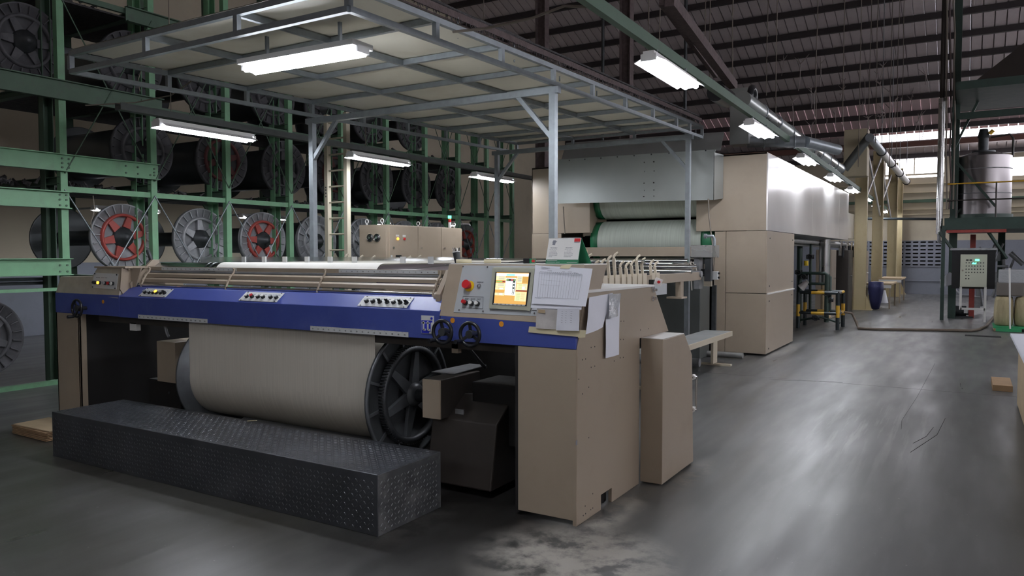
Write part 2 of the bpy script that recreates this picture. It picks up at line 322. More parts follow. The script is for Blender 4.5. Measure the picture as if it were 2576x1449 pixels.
# far wall with its high window, the breeze blocks and the painted band
wf = MB(); wz = 5.62
wx0, wx1, wzb, wzt = -3.05, -.95, 4.86, 5.52
wf.box(X0, wx0, Y1, Y1+.2, 2.16, wz); wf.box(wx1, -.1, Y1, Y1+.2, 2.16, wz); wf.box(-.1, X1, Y1, Y1+.2, 2.16, 4.6); wf.box(-.1, X1, Y1, Y1+.2, 5.3, wz); wf.box(wx0, wx1, Y1, Y1+.2, 2.16, 4.70); wf.box(wx0, wx1, Y1, Y1+.2, 4.80, wzb); wf.box(wx0, wx1, Y1, Y1+.2, wzt, wz)
wall = struct('wall_far', wf, M['wallcream'])
wl = MB(); wl.box(X0, -3.9, Y1-.03, Y1+.2, 0, 2.16); wl.box(-.95, X1, Y1-.03, Y1+.2, 0, 2.16); wl.box(-3.9, -.95, Y1-.03, Y1+.2, 0, 1.10); wl.box(X0, X1, Y1-.07, Y1-.03, .52, .56)
wl.build('painted_band', M['wallgrey'], wall)
# ventilation blocks, each with its slot
bw, bh = .262, .152
bb = MB()
for (a, b, c, d) in ((0, bw, 0, .055), (0, bw, .115, bh), (0, .035, .055, .115), (bw-.035, bw, .055, .115)): bb.box(a, b, -.03, .12, c, d)
bm_ = bb.mesh('breeze_block', M['wallgrey'])
MB().box(-3.9, -.95, Y1+.10, Y1+.14, 1.1, 2.17).build('slot_shade_sheet', M['dark'], wall)  # dark sheet added behind the blocks as the shade in their slots
for i in range(11):
    for j in range(7): inst('breeze_block', bm_, wall, (-3.885+i*.2665, Y1-.03, 1.1+j*.152))
struct('window_1', MB().box(wx0-.03, wx1+.03, Y1+.01, Y1+.05, wzb-.03, wzb).box(wx0-.03, wx1+.03, Y1+.01, Y1+.05, wzt, wzt+.03).box(-2.02, -1.98, Y1+.01, Y1+.05, wzb, wzt).box(wx0-.03, wx0, Y1+.01, Y1+.05, wzb, wzt), M['cream'])
for i, (zz, h) in enumerate(((4.45, .05), (4.1, .04), (3.75, .12), (3.42, .04), (3.22, .05))):
    struct('trim_%d' % (i+1), MB().box(X0, X1, Y1-.1, Y1, zz-h/2, zz+h/2), M['green_dark'] if h > .1 else M['cream'])
struct('trim_6', MB().box(X0, X1, Y1-1.9, Y1-1.6, 5.72, 5.92), M['brownbeam'])
wa = MB().box(X0-.2, X0, Y0, Y1, 1.45, 13.6); wlft = struct('wall_left', wa, M['wallcream'])
MB().box(X0-.2, X0+.02, Y0, Y1, 0, 1.45).build('painted_band', M['wallgrey'], wlft)
struct('wall_right', MB().box(X1, X1+.2, Y0, Y1, 0, 4.4).box(X1, X1+.2, Y0, Y1, 5.5, 13.6), M['wallcream'])
struct('window_2', MB().box(X1+.05, X1+.1, Y0, Y1, 4.93, 4.97), M['cream'])
for k in range(20): MB().box(X1+.05, X1+.1, Y0+k*2.1, Y0+k*2.1+.05, 4.4, 5.5).build('window_bar', M['cream'], bpy.data.objects['window_2'])
struct('wall_back', MB().box(X0, X1, Y0-.2, Y0, 0, 5.6), M['wallcream'])
# ------------------------------------------------------------------ fluorescent lamps
def lamp_meshes(L_):
    body = MB(); body.box(-.05, .05, -L_/2-.03, L_/2+.03, .03, .075)
    refl = MB()
    for s in (-1, 1): refl.add([(s*.012, -L_/2, .045), (s*.14, -L_/2, -.012), (s*.14, L_/2, -.012), (s*.012, L_/2, .045), (s*.012, -L_/2, .051), (s*.14, -L_/2, -.006), (s*.14, L_/2, -.006), (s*.012, L_/2, .051)], [(0, 1, 2, 3), (7, 6, 5, 4), (0, 4, 5, 1), (2, 6, 7, 3), (1, 5, 6, 2), (3, 7, 4, 0)])
    refl.box(-.07, .07, -L_/2-.035, -L_/2-.005, -.01, .05); refl.box(-.07, .07, L_/2+.005, L_/2+.035, -.01, .05)
    tb = MB().cyl((0, -L_/2, 0), (0, L_/2, 0), .026, 12)
    return body.mesh('housing', M['lampbody']), refl.mesh('reflector', M['lampbody']), tb.mesh('tube', M['tube'])
LM = lamp_meshes(1.2)
def lamp(x, y, z, label, rot=0, group='twin tube fluorescent lamps', ntube=2, wings=True):
    t = thing('fluorescent_lamp', label, 'lamp', (x, y, z), group); t.rotation_euler = (0, 0, rot)
    if wings: inst('housing', LM[0], t)
    else: MB().box(-.12, .12, -.63, .63, .032, .075).build('housing', M['lampbody'], t)
    if wings: inst('reflector', LM[1], t)
    else: MB().box(-.07, .07, -.635, -.605, -.01, .05).box(-.07, .07, .605, .635, -.01, .05).build('end_caps', M['lampbody'], t, kind='stuff')
    for s in ((-1, 1) if ntube == 2 else (0,)): inst('tube', LM[2], t, (s*.052, 0, 0))
    return t
ordn = ['nearest', 'second', 'third', 'fourth', 'fifth', 'sixth', 'seventh', 'eighth']
yl = [6.9, 10.65, 14.5, 18.2, 21.9, 25.7, 29.5, 33.2]
def lx(y): return -2.42-.018*(y-7)
for i, y in enumerate(yl):
    lamp(lx(y), y, 3.28, '%s glowing twin tube lamp in the row hung above the aisle beside the dryer' % ordn[i], math.atan(.018))
for i, y in enumerate((5.65, 8.6, 11.7)):
    lamp(-7.45, y, 2.98, ['nearest', 'middle', 'farthest'][i]+' glowing tube lamp on the cable tray before the green creel')
lamp(-4.68, 4.47, 3.17, 'glowing tube lamp hung under the cream canopy over the machine', math.radians(92), wings=False)
for dx in (-.4, .4): MB().box(-.015, .015, dx-.01, dx+.01, .075, .26).build('hanger', M['galv'], bpy.data.objects['fluorescent_lamp.011'])
for i, (x, y, z) in enumerate(((-13.4, 8.4, 2.42), (-13.4, 11.6, 2.42), (-13.4, 15.2, 2.42), (-13.4, 19, 2.5))):
    tt0 = lamp(x, y, z, ['first', 'second', 'third', 'fourth'][i]+' lamp glimpsed behind the beams of the green creel', 0, 'lamps behind the creel'); MB().box(-2.62, .02, -.02, .02, .075, .11).build('wall_arm', M['galv'], tt0)
for (x, y, z, lb) in ((-2.3, 2.6, 3.35, 'twin tube lamp over the aisle just in front of the machine corner'), (-2.2, -2.2, 3.35, 'twin tube lamp over the aisle behind the viewer'), (-6.5, -2.2, 3.4, 'twin tube lamp behind the viewer, left of the aisle'), (3.4, 13, 3.6, 'added unseen twin tube lamp right of the aisle, level with the dryer'), (3.4, 20, 3.6, 'added unseen twin tube lamp right of the round tank'), (2.6, 27, 3.4, 'added unseen twin tube lamp behind the round tank')):
    lamp(x, y, z, lb, 0, 'other hall lamps')  # the three right-hand lamps are added unseen, for general hall light
# carrier channel above the aisle lamps, with hangers
t = thing('lamp_carrier', 'long grey steel channel carrying the aisle lamps', 'channel', (-2.45, 5, 3.45))
mb = MB()
for a, b in zip([2.0]+yl, yl+[34.3]): mb.bar((lx(a)+2.45-.03, a-5, .01), (lx(b)+2.45-.03, b-5, .01), .06, .10)
mb.build('channel', M['green_dark'], t)
for y in yl:
    for d in (-.4, .4): MB().bar((lx(y)+2.45, y+d-5, -.12), (lx(y)+2.45, y+d-5, -.03), .02, .01).build('hanger', M['galv'], t)
t = thing('lamp_tray', 'dark steel tray with tube lamps along the green creel', 'cable tray', (-7.45, 4, 3.1))
MB().box(-.05, .05, .6, 10.5, -.02, .02).box(-.05, -.045, .6, 10.5, .02, .05).box(.045, .05, .6, 10.5, .02, .05).build('tray', M['trayd'], t)
for y in (1.2, 4.3, 7.4, 9.9): MB().cyl((0, y, .02), (0, y, 3.0), .006, 6).build('hanger_rod', M['cord'], t)
# ------------------------------------------------------------------ headstock of the sizing machine
YF = 3.968
hs = thing('sizing_machine', 'beige and blue sizing machine headstock with control panels and handwheels', 'machine', (0, 0, 0))
# left leg
mb = MB(); mb.box(-7.51, -7.12, YF, YF+.02, 0, 1.06); mb.box(-7.51, -7.49, YF, 5.5, 0, 1.2); mb.box(-7.14, -7.12, YF, YF+.07, 0, 1.06)
mb.build('left_leg_panel', M['beige'], hs, bevel=.003)
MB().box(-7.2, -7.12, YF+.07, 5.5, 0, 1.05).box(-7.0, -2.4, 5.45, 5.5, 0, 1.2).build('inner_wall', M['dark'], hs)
# right leg: front panel, side panel with notch and sloped back
MB().box(-2.352, -1.955, YF, YF+.02, .03, 1.045).build('front_panel', M['beige'], hs, bevel=.003)
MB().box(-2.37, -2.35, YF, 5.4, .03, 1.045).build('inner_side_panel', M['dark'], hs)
prof = [(3.965, .0), (4.314, .0), (4.314, .095), (4.481, .095), (4.481, .0), (4.95, .0), (4.95, 1.02), (5.54, 1.02), (5.22, 1.367), (4.35, 1.375), (4.20, 1.372), (4.075, 1.372), (3.975, 1.05)]
MB().prism(prof, -1.975, -1.95, 'X').build('side_panel', M['beige'], hs, bevel=.002)
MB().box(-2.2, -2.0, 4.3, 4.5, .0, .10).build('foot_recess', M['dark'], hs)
MB().box(-2.36, -1.955, 4.22, 4.24, .02, .06).build('foot', M['castdark'], hs)
# white top plate of the right side
mb = MB(); mb.prism([(4.10, 1.372), (5.22, 1.37), (5.22, 1.385), (4.10, 1.39)], -2.75, -1.945, 'X')
mb.build('top_plate', M['white'], hs, bevel=.002)
a, b, c = pX(1493, 693, -2.2), pX(1493, 742, -2.2), pX(1512, 717, -2.2)
MB().add([a, b, pX(1535, 730, -2.2), a-Vector((.008, 0, 0)), b-Vector((.008, 0, 0)), pX(1535, 730, -2.2)-Vector((.008, 0, 0))], [(0, 1, 2), (5, 4, 3), (0, 3, 4, 1), (1, 4, 5, 2), (2, 5, 3, 0)]).build('gusset', M['white'], hs)
# rivets/holes on the side panel
mb = MB()
for (u, v) in ((1465, 905), (1473, 903), (1487, 874), (1496, 872), (1487, 924), (1496, 921), (1562, 808), (1569, 808), (1561, 854), (1568, 854), (1560, 900), (1568, 899), (1545, 908), (1456, 954), (1465, 991), (1481, 974), (1481, 1101), (1491, 1242), (1472, 1273), (1486, 1282), (1491, 1278), (1467, 1297), (1473, 1292), (1611, 830), (1631, 827)):
    p = pX(u, v, -1.95); mb.cyl(p-Vector((.001, 0, 0)), p+Vector((.0015, 0, 0)), .0042, 8)
mb.build('panel_holes', M['inkdark'], hs, kind='stuff')
p = pX(1450, 1114, -1.95); MB().box(-1.951, -1.949, p.y-.008, p.y+.012, p.z-.014, p.z+.014).build('chipped_patch', M['ink'], hs)
# bolts with washers on the side of the back slope
for (u, v) in ((1641, 729), (1640, 751)):
    p = pX(u, v, -1.95); mb = MB(); mb.cyl(p, p+Vector((.012, 0, 0)), .020, 14); mb.cyl(p+Vector((.012, 0, 0)), p+Vector((.035, 0, 0)), .010, 8); mb.build('clamp_bolt', M['chrome'], hs)
# attached cabinet on the side
cabp = [(4.96, 0.015), (5.653, 0.015), (5.60, .845), (5.417, 1.02), (4.96, 1.02)]
cv = MB().prism(cabp, -1.945, -1.785, 'X').build('side_cover', M['beige'], hs, bevel=.004)
MB().prism([(4.962, 1.021), (5.415, 1.021), (5.415, 1.024), (4.962, 1.024)], -1.943, -1.787, 'X').build('cover_lid', M['white'], cv)
mb = MB(); x = -1.80; mb.tube([(x, 5.66, .66), (x+.02, 5.69, .665), (x+.02, 5.695, .64), (x+.02, 5.695, .43), (x+.02, 5.69, .405), (x, 5.66, .41)], .008, 8); mb.build('cover_handle', M['chrome'], cv)
MB().cyl((-1.80, 5.66, .66), (-1.80, 5.70, .662), .02, 10).cyl((-1.80, 5.66, .41), (-1.80, 5.70, .412), .02, 10).build('handle_foot', M['white'], cv)
# blue beam: left end, middle, right end
MB().box(-7.51, -6.472, YF-.003, YF+.03, 1.055, 1.245).build('blue_end_panel', M['blue'], hs, bevel=.003)
MB().box(-2.935, -1.957, YF-.003, YF+.03, 1.047, 1.205).build('blue_end_panel', M['blue'], hs, bevel=.003)
fp = [(YF-.003, 1.05), (YF-.003, 1.235), (4.075, 1.32), (4.12, 1.32), (4.12, 1.25), (4.02, 1.20), (4.02, 1.05)]
MB().prism(fp, -6.468, -2.94, 'X').build('blue_front_cover', M['blue'], hs, bevel=.004)
MB().box(-6.9, -2.36, YF+.06, YF+.20, .99, 1.045).build('under_rail', M['brown'], hs)
p = pY(340, 815, YF+.08); MB().box(p.x-.05, p.x+.05, YF+.06, YF+.1, .93, 1.0).build('bracket', M['white'], hs)
p = pY(1147, 873, YF+.08); MB().box(p.x-.02, p.x+.03, YF+.06, YF+.1, .96, 1.02).build('bracket', M['beige'], hs)
p = pY(415, 820, YF+.12); MB().tube([p, p+Vector((.03, 0, -.07)), p+Vector((.05, 0, -.09))], .012).build('bracket_rod', M['castgrey'], hs)
# rulers
def ruler(p0, p1, h, n, start, up, parent, nrm=(0, -1, 0), m='label'):
    p0, p1 = Vector(p0), Vector(p1); up = Vector(up).normalized()*h; nr = Vector(nrm)
    r = MB().quadbox(p0+nr*.004, p1+nr*.004, p1+up+nr*.004, p0+up+nr*.004, -nr*.003).build('ruler', M[m], parent)
    d = (p1-p0); tk = MB()
    for i in range(n*5):
        q = p0+d*((i+.5)/(n*5)); hh = h*(.22 if i % 5 == 0 else .12)
        tk.quadbox(q+up*(.98)+nr*.0045, q+d.normalized()*.0012+up*.98+nr*.0045, q+d.normalized()*.0012+up*(.98-hh/h)+nr*.0045, q+up*(.98-hh/h)+nr*.0045, -nr*.0005)
    tk.build('ruler_ticks', M['inkdark'], r, kind='stuff')
    for i in range(n):
        q = p0+d*((i+.45)/n)+up*.42+nr*.005
        text('numeral', str(start+i*5), h*.42, q, d, up, M['inkdark'], r)
    return r
ruler((-6.19, YF-.003, 1.052), (-5.262, YF-.003, 1.052), .034, 16, 90, (0, 0, 1), hs)
ruler((-4.105, YF-.003, 1.052), (-3.197, YF-.003, 1.052), .034, 17, 10, (0, 0, 1), hs)
# logo plate
lg = MB().box(-3.086, -2.985, YF-.008, YF-.002, 1.085, 1.203).build('logo_plate', M['label'], hs)
lb = mat('logo_blue', (.02, .03, .42), .4)
MB().box(-3.083, -2.995, YF-.0095, YF-.0075, 1.087, 1.172).build('logo_field', lb, lg)
mb = MB(); yy = (YF-.0115, YF-.009)
for x in (-3.066, -3.030): mb.box(x-.0065, x+.0065, *yy, 1.108, 1.166); mb.box(x, x+.018, *yy, 1.104, 1.117); mb.box(x-.014, x+.014, *yy, 1.150, 1.160)
mb.box(-3.006, -2.994, *yy, 1.090, 1.160); mb.box(-3.018, -3.0, *yy, 1.088, 1.099)
mb.build('logo_letters', M['label'], lg)
MB().cyl((-3.0, YF-.0115, 1.186), (-3.0, YF-.007, 1.186), .0085, 18).build('logo_dot', lb, lg)
# sloping button plates on the blue cover
sd = Vector((0, .107, .085)).normalized(); sn = sd.cross(Vector((1, 0, 0))).normalized()
if sn.z < 0: sn = -sn
def slope_pt(x, s): return Vector((x, YF-.003, 1.235))+sd*s+sn*.0015
def knob_row(xa, xb, skew, items, txt=None):
    s0, s1 = .014, .118
    A, B, C_, D = slope_pt(xa, s0), slope_pt(xb, s0), slope_pt(xb+skew, s1), slope_pt(xa+skew, s1)
    pl = MB().quadbox(A+sn*.003, B+sn*.003, C_+sn*.003, D+sn*.003, -sn*.003).build('button_plate', M['label'], hs, bevel=.001)
    scr = MB()
    for q in (A+(C_-A)*.06, B+(D-B)*.06, C_+(A-C_)*.06, D+(B-D)*.06): scr.cyl(q+sn*.003, q+sn*.006, .005, 8)
    scr.build('screws', M['castdark'], pl, kind='stuff')
    for (f, kind) in items:
        c = A+(B-A)*f+(D-A)*.42+sn*.003
        kb = MB().cyl(c, c+sn*.020, .0165, 16).build('button', M['black'] if kind != 'mush' else M['black'], pl)
        if kind == 'sel': MB().bar(c+sn*.028-Vector((.012, 0, 0)), c+sn*.028+Vector((.012, 0, 0)), .007, .018, sn).build('selector_knob', M['black'], pl)
        else: MB().cyl(c+sn*.018, c+sn*.028, .0135, 16).build('button_cap', {'w': M['white'], 'g': M['grey'], 'r': M['redbutton'], 'a': M['amber'], 'k': M['castgrey']}[kind], pl)
    tl = MB()
    for i in range(len(items)):
        f = items[i][0]; c = A+(B-A)*f+(D-A)*.74+sn*.0035; tl.bar(c-Vector((.012, 0, 0)), c+Vector((.012, 0, 0)), .004, .001, sn)
    tl.build('button_captions', M['ink'], pl, kind='stuff')
    return pl
knob_row(-6.20, -5.82, .0, [(.14, 'k'), (.30, 'g'), (.44, 'g'), (.57, 'a'), (.72, 'k'), (.86, 'sel')])
knob_row(-4.90, -4.47, .0, [(.15, 'w'), (.29, 'r'), (.45, 'w'), (.58, 'w'), (.78, 'g'), (.92, 'g')])
knob_row(-3.66, -3.22, .0, [(.14, 'g'), (.27, 'g'), (.41, 'sel'), (.56, 'sel'), (.69, 'w'), (.82, 'sel'), (.94, 'sel')])
# roller, slats, chrome bar, struts
MB().cyl((-6.42, 4.115, 1.333), (-3.06, 4.115, 1.333), .0125, 16).build('chrome_bar', M['chrome'], hs)
rl = MB().lathe([(-6.36, 0), (-6.36, .095), (-3.03, .095), (-3.03, 0)], (0, 4.32, 1.442), 40).build('top_roller', M['chrome'], hs)
MB().lathe([(-5.50, .0965), (-5.49, .099), (-3.72, .099), (-3.71, .0965)], (0, 4.32, 1.442), 40).build('yarn_on_roller', M['yarnlit'], rl)
MB().lathe([(-3.03, .0), (-3.03, .102), (-2.985, .102), (-2.985, 0)], (0, 4.32, 1.442), 30).build('roller_end', M['black'], rl)
MB().lathe([(-5.60, .0962), (-5.57, .0962)], (0, 4.32, 1.442), 30).build('yarn_band', M['pipedark'], rl)
MB().lathe([(-5.66, .0962), (-5.64, .0962)], (0, 4.32, 1.442), 30).build('yarn_band', M['pipedark'], rl)
def slat(y, z, h, x0=-6.40, x1=-3.08, m='beige'):
    MB().prism([(y, z-h/2), (y+.018, z-h/2+.012), (y+.018, z+h/2+.012), (y, z+h/2)], x0, x1, 'X').build('slat', M[m], hs)
slat(4.135, 1.374, .026); slat(4.165, 1.418, .027)
MB().cyl((-6.38, 4.21, 1.452), (-3.10, 4.21, 1.452), .012, 12).build('guide_rod', M['castgrey'], hs)
MB().cyl((-6.38, 4.26, 1.425), (-3.10, 4.26, 1.425), .012, 12).build('guide_rod', M['chrome'], hs)
MB().box(-6.40, -3.06, 4.205, 4.215, 1.466, 1.497).build('ruler_bar', M['beige'], hs)
ruler((-6.20, 4.206, 1.468), (-5.20, 4.206, 1.468), .026, 16, 90, (0, 0, 1), hs)
ruler((-4.05, 4.206, 1.468), (-3.13, 4.206, 1.468), .026, 17, 10, (0, 0, 1), hs)
for x in (-6.36, -5.215, -4.18, -3.10):
    mb = MB(); mb.tube([(x, 4.105, 1.32), (x, 4.12, 1.36), (x, 4.155, 1.42), (x, 4.19, 1.455), (x, 4.198, 1.49)], .009, 8)
    for (yy_, zz_) in ((4.125, 1.378), (4.152, 1.42), (4.195, 1.488)): mb.cyl((x, yy_-.014, zz_), (x, yy_, zz_), .006, 8)
    mb.build('slat_strut', M['beige'], hs)
MB().box(-6.38, -3.10, 4.27, 4.29, 1.2, 1.33).build('inner_plate', M['brown'], hs)
# end plates holding the roller
MB().prism([(4.06, 1.30), (4.10, 1.30), (4.34, 1.50), (4.34, 1.56), (4.27, 1.56), (4.05, 1.35)], -6.46, -6.43, 'X').build('end_plate', M['beige'], hs, bevel=.002)
MB().prism([(4.04, 1.28), (4.10, 1.28), (4.22, 1.40), (4.22, 1.50), (4.16, 1.50), (4.04, 1.34)], -3.03, -2.99, 'X').build('end_plate', M['beige'], hs, bevel=.004)
MB().cyl((-3.06, 4.09, 1.32), (-2.985, 4.09, 1.32), .032, 20).build('pivot_boss', M['beige'], hs)
MB().cyl((-6.50, 4.11, 1.33), (-6.42, 4.11, 1.33), .026, 16).build('pivot_boss', M['castdark'], hs)
# left control box (stepped) with its plate
bx = [(-7.505, 1.245), (-6.478, 1.205), (-6.478, 1.22), (-6.43, 1.49), (-6.86, 1.492), (-6.93, 1.405), (-7.45, 1.395)]
mb = MB()
yl0 = lambda z: YF-.004+(z-1.22)*.18
bxo = [(-7.508, 1.243), (-6.478, 1.215), (-6.455, 1.488), (-6.872, 1.492), (-6.94, 1.408), (-7.47, 1.398)]
vs = [(x, yl0(z), z) for x, z in bxo]+[(x, YF+.38, z) for x, z in bxo]; n = 6
mb.add(vs, [tuple(reversed(range(n))), tuple(range(n, 2*n))]+[(k, (k+1) % n, n+(k+1) % n, n+k) for k in range(n)])
cb = mb.build('left_control_box', M['beige_scuffed_lit'], hs, bevel=.006)
def tiltplate(u0, v0, u1, v1, u2, v2, u3, v3, fn, m, name, parent, off=.004):
    pts = []
    for (u, v) in ((u0, v0), (u1, v1), (u2, v2), (u3, v3)):
        Y = YF
        for _ in range(6):
            p = pY(u, v, Y); Y = fn(p.z)-off
        pts.append(pY(u, v, Y))
    return MB().quadbox(*pts, (0, .006, 0)).build(name, M[m], parent), pts
pl, pp = tiltplate(231, 724, 292, 728, 297, 689, 237, 686, yl0, 'label', 'button_plate', cb)
def on(pp, a, b, off=.001):        # point on a plate: a along, b up
    return pp[0]*(1-a)*(1-b)+pp[1]*a*(1-b)+pp[2]*a*b+pp[3]*(1-a)*b+Vector((0, -off, 0))
for a, kd in ((.12, 'k'), (.32, 'a'), (.55, 'g'), (.72, 'r'), (.86, 'w')):
    c = on(pp, a, .36); MB().cyl(c, c+Vector((0, -.018, .002)), .017, 14).build('button', M['castdark'], pl)
    MB().cyl(c+Vector((0, -.017, .002)), c+Vector((0, -.027, .003)), .014, 14).build('button_cap', {'w': M['white'], 'g': M['grey'], 'r': M['redbutton'], 'a': M['amber'], 'k': M['castdark']}[kd], pl)
tl = MB()
for a in (.14, .2, .26, .36, .42, .5, .56): 
    c = on(pp, a, .70, .0015); tl.bar(c-Vector((.008, 0, 0)), c+Vector((.008, 0, 0)), .004, .001, (0, -1, 0))
for q in (on(pp, .04, .06), on(pp, .96, .06), on(pp, .96, .94), on(pp, .04, .94)): tl.cyl(q, q+Vector((0, -.004, 0)), .007, 8)
tl.build('captions_and_screws', M['castdark'], pl, kind='stuff')
# side cheek between left box and slats
MB().prism([(YF+.05, 1.22), (4.6, 1.22), (4.6, 1.49), (YF+.02, 1.488), (YF+.0, 1.30)], -6.475, -6.455, 'X').build('left_cheek', M['beige'], hs)
MB().prism([(YF+.03, 1.485), (4.62, 1.485), (4.62, 1.50), (YF+.03, 1.50)], -6.9, -6.42, 'X').build('left_cheek_top', M['beige'], hs)
mb = MB()
for (u, v) in ((325, 678), (310, 729)): p = pY(u, v, 4.05); mb.cyl(p, p+Vector((0, -.012, 0)), .011, 8)
mb.add([(-6.47, 4.07, 1.26), (-6.38, 4.07, 1.33), (-6.30, 4.07, 1.49), (-6.47, 4.07, 1.49), (-6.47, 4.08, 1.26), (-6.38, 4.08, 1.33), (-6.30, 4.08, 1.49), (-6.47, 4.08, 1.49)], [(0, 1, 2, 3), (7, 6, 5, 4), (0, 4, 5, 1), (1, 5, 6, 2), (2, 6, 7, 3), (3, 7, 4, 0)])
mb.build('cheek_plate', M['beige'], hs)
# main console (tilted face)
cf = lambda z: YF-.002+(z-1.205)*.36
def cface(u, v, off=0.):
    Y = YF
    for _ in range(8):
        p = pY(u, v, Y); Y = cf(p.z)-off
    return pY(u, v, Y)
co = [(-2.951, 1.205), (-1.96, 1.19), (-1.96, 1.541), (-2.951, 1.541)]
mb = MB(); vs = [(x, cf(z), z) for x, z in co]+[(x, 4.42 if z > 1.4 else 4.2, z) for x, z in co]
mb.add(vs, [(0, 1, 2, 3), (7, 6, 5, 4), (1, 0, 4, 5), (2, 1, 5, 6), (3, 2, 6, 7), (0, 3, 7, 4)])
cn = mb.build('console', M['beige'], hs, bevel=.004)
MB().box(-2.94, -1.965, 4.09, 4.42, 1.541, 1.545).build('console_top', M['white'], cn)
q = [cface(1155, 783, .003), cface(1349, 796, .003), cface(1352, 668, .003), cface(1165, 667, .003)]
q[0].x = q[3].x = -2.835; q[1].x = q[2].x = -2.16
def cpt(x, z, off=.003): return Vector((x, cf(z)-off, z))
zb, zt = 1.232, 1.532
pn = MB().quadbox(cpt(-2.835, zb), cpt(-2.16, zb), cpt(-2.16, zt), cpt(-2.835, zt), (0, .003, 0)).build('control_panel', M['grey'], hs, bevel=.001)
def cproj(u, v, off=.004):
    return cface(u, v, off)
nrmC = Vector((0, -1, .36)).normalized()
s_ = MB()
for (u, v) in ((1166, 671), (1227, 672), (1156, 780), (1216, 783), (1345, 788), (1241, 760)): c = cproj(u, v); s_.cyl(c, c+nrmC*.005, .0055, 8)
s_.build('screws', M['chrome'], pn, kind='stuff')
c = cproj(1181, 720); es = MB().cyl(c, c+nrmC*.004, .036, 24).build('emergency_stop_ring', M['yellowplastic'], pn)
MB().cyl(c, c+nrmC*.03, .016, 16).cyl(c+nrmC*.026, c+nrmC*.05, .028, 24).build('emergency_stop_button', M['redbutton'], es)
c = cproj(1207, 720); MB().cyl(c, c+nrmC*.012, .014, 16).build('key_switch', M['chrome'], pn)
MB().bar(c+nrmC*.014-Vector((0, .0, .010)), c+nrmC*.014+Vector((0, 0, .010)), .006, .01).build('switch_key', M['castgrey'], pn)
ax = Vector((1, 0, 0)); az = Vector((0, .36, 1)).normalized()
text('caption', 'NARROW', .011, cproj(1208, 710, .005), ax, az, M['inkdark'], pn)
text('caption', 'STOP', .012, cproj(1174, 752, .005), ax, az, M['inkdark'], pn)
text('caption', 'SLOW', .012, cproj(1190, 752.5, .005), ax, az, M['inkdark'], pn)
text('caption', 'FAST', .012, cproj(1205, 753, .005), ax, az, M['inkdark'], pn)
fr = MB(); A, B, C2, D = cproj(1163, 774, .0045), cproj(1214, 777, .0045), cproj(1216, 747, .0045), cproj(1165, 745, .0045)
for a, b in ((A, B), (B, C2), (C2, D), (D, A)): fr.bar(a, b, .0015, .0015)
fr.build('button_outline', M['inkdark'], pn)
for (u, v, cap) in ((1172, 762, 'redbutton'), (1187, 763.5, 'white'), (1202, 764.5, 'white')):
    c = cproj(u, v); MB().cyl(c, c+nrmC*.018, .0165, 18).build('push_button', M['black'], pn)
    MB().cyl(c+nrmC*.017, c+nrmC*(.028 if cap != 'redbutton' else .04), .0125, 18).build('button_cap', M[cap], pn)
# touch screen
sc_ = [cproj(1230, 776, .02), cproj(1333, 782, .02), cproj(1345, 676, .02), cproj(1239, 675, .02)]
bz = MB().quadbox(*sc_, (0, .03, .01)).build('screen_bezel', M['bezel'], pn, bevel=.002)
def sp(a, b, off=0.): return sc_[0]*(1-a)*(1-b)+sc_[1]*a*(1-b)+sc_[2]*a*b+sc_[3]*(1-a)*b+nrmC*off
MB().quadbox(sp(.075, .10, .0015), sp(.915, .10, .0015), sp(.925, .905, .0015), sp(.085, .905, .0015), -nrmC*.001).build('screen_rim', M['black'], bz)
x0s, x1s, y0s, y1s = .115, .885, .135, .895
def sr(a0, a1, b0, b1, key, off=.0025, name='screen_field'):
    A0 = x0s+(x1s-x0s)*a0; A1 = x0s+(x1s-x0s)*a1; B0 = y0s+(y1s-y0s)*b0; B1 = y0s+(y1s-y0s)*b1
    mb_s[key].quadbox(sp(A0, B0, off), sp(A1, B0, off), sp(A1, B1, off), sp(A0, B1, off), -nrmC*.0004)
mb_s = {k_: MB() for k_ in SCR}
sr(0, 1, 0, 1, 'o', .002)
sr(0, 1, .885, .975, 'w'); sr(.32, .58, .89, .95, 'c', .003); sr(0, .30, .75, .885, 'y'); sr(.02, .20, .68, .725, 'g', .003); sr(.21, .30, .68, .725, 'r', .003)
sr(0, .30, .53, .66, 'y'); sr(0, .30, .44, .52, 'y'); sr(0, .30, .255, .34, 'y'); sr(.14, .24, .45, .50, 'w', .003); sr(.15, .25, .27, .32, 'w', .003)
sr(.31, .64, .27, .83, 'w'); sr(.33, .62, .73, .80, 'd', .003); sr(.33, .40, .745, .785, 'g', .0035); sr(.48, .54, .745, .785, 'p', .0035); sr(.56, .61, .745, .785, 'g', .0035); sr(.54, .61, .31, .73, 'd', .003)
for b in (.66, .56, .46, .41, .35): sr(.555, .595, b-.03, b+.015, 'w', .0035)
sr(.66, .82, .67, .885, 'y'); sr(.83, .99, .69, .86, 'b', .003); sr(.66, .99, .45, .65, 'y'); sr(.66, 1, .405, .445, 'r', .003); sr(.64, .99, .10, .39, 'y')
sr(.84, .92, .47, .56, 'w', .003)
for b in (.62, .585, .55, .515, .48): sr(.72, .83, b, b+.008, 'g', .003); sr(.85, .97, b+.01, b+.016, 'n', .003)
for b in (.34, .31, .28, .25, .22, .19, .16, .13): sr(.68, .80, b, b+.008, 'g', .003); sr(.82, .95, b+.01, b+.018, 'b', .003)
for b in (.86, .83, .80, .77, .65, .62, .59, .57, .49, .46, .335, .30): sr(.08, .27, b, b+.008, 'n', .003)
for b in (.87, .84, .81, .78, .75, .72): sr(.68, .80, b, b+.010, 'n', .003)
for k_, m_ in mb_s.items():
    if m_.v: m_.build('screen_graphics', SCR[k_], bz, kind='stuff') if k_ != 'o' else m_.build('screen', SCR['o'], bz)
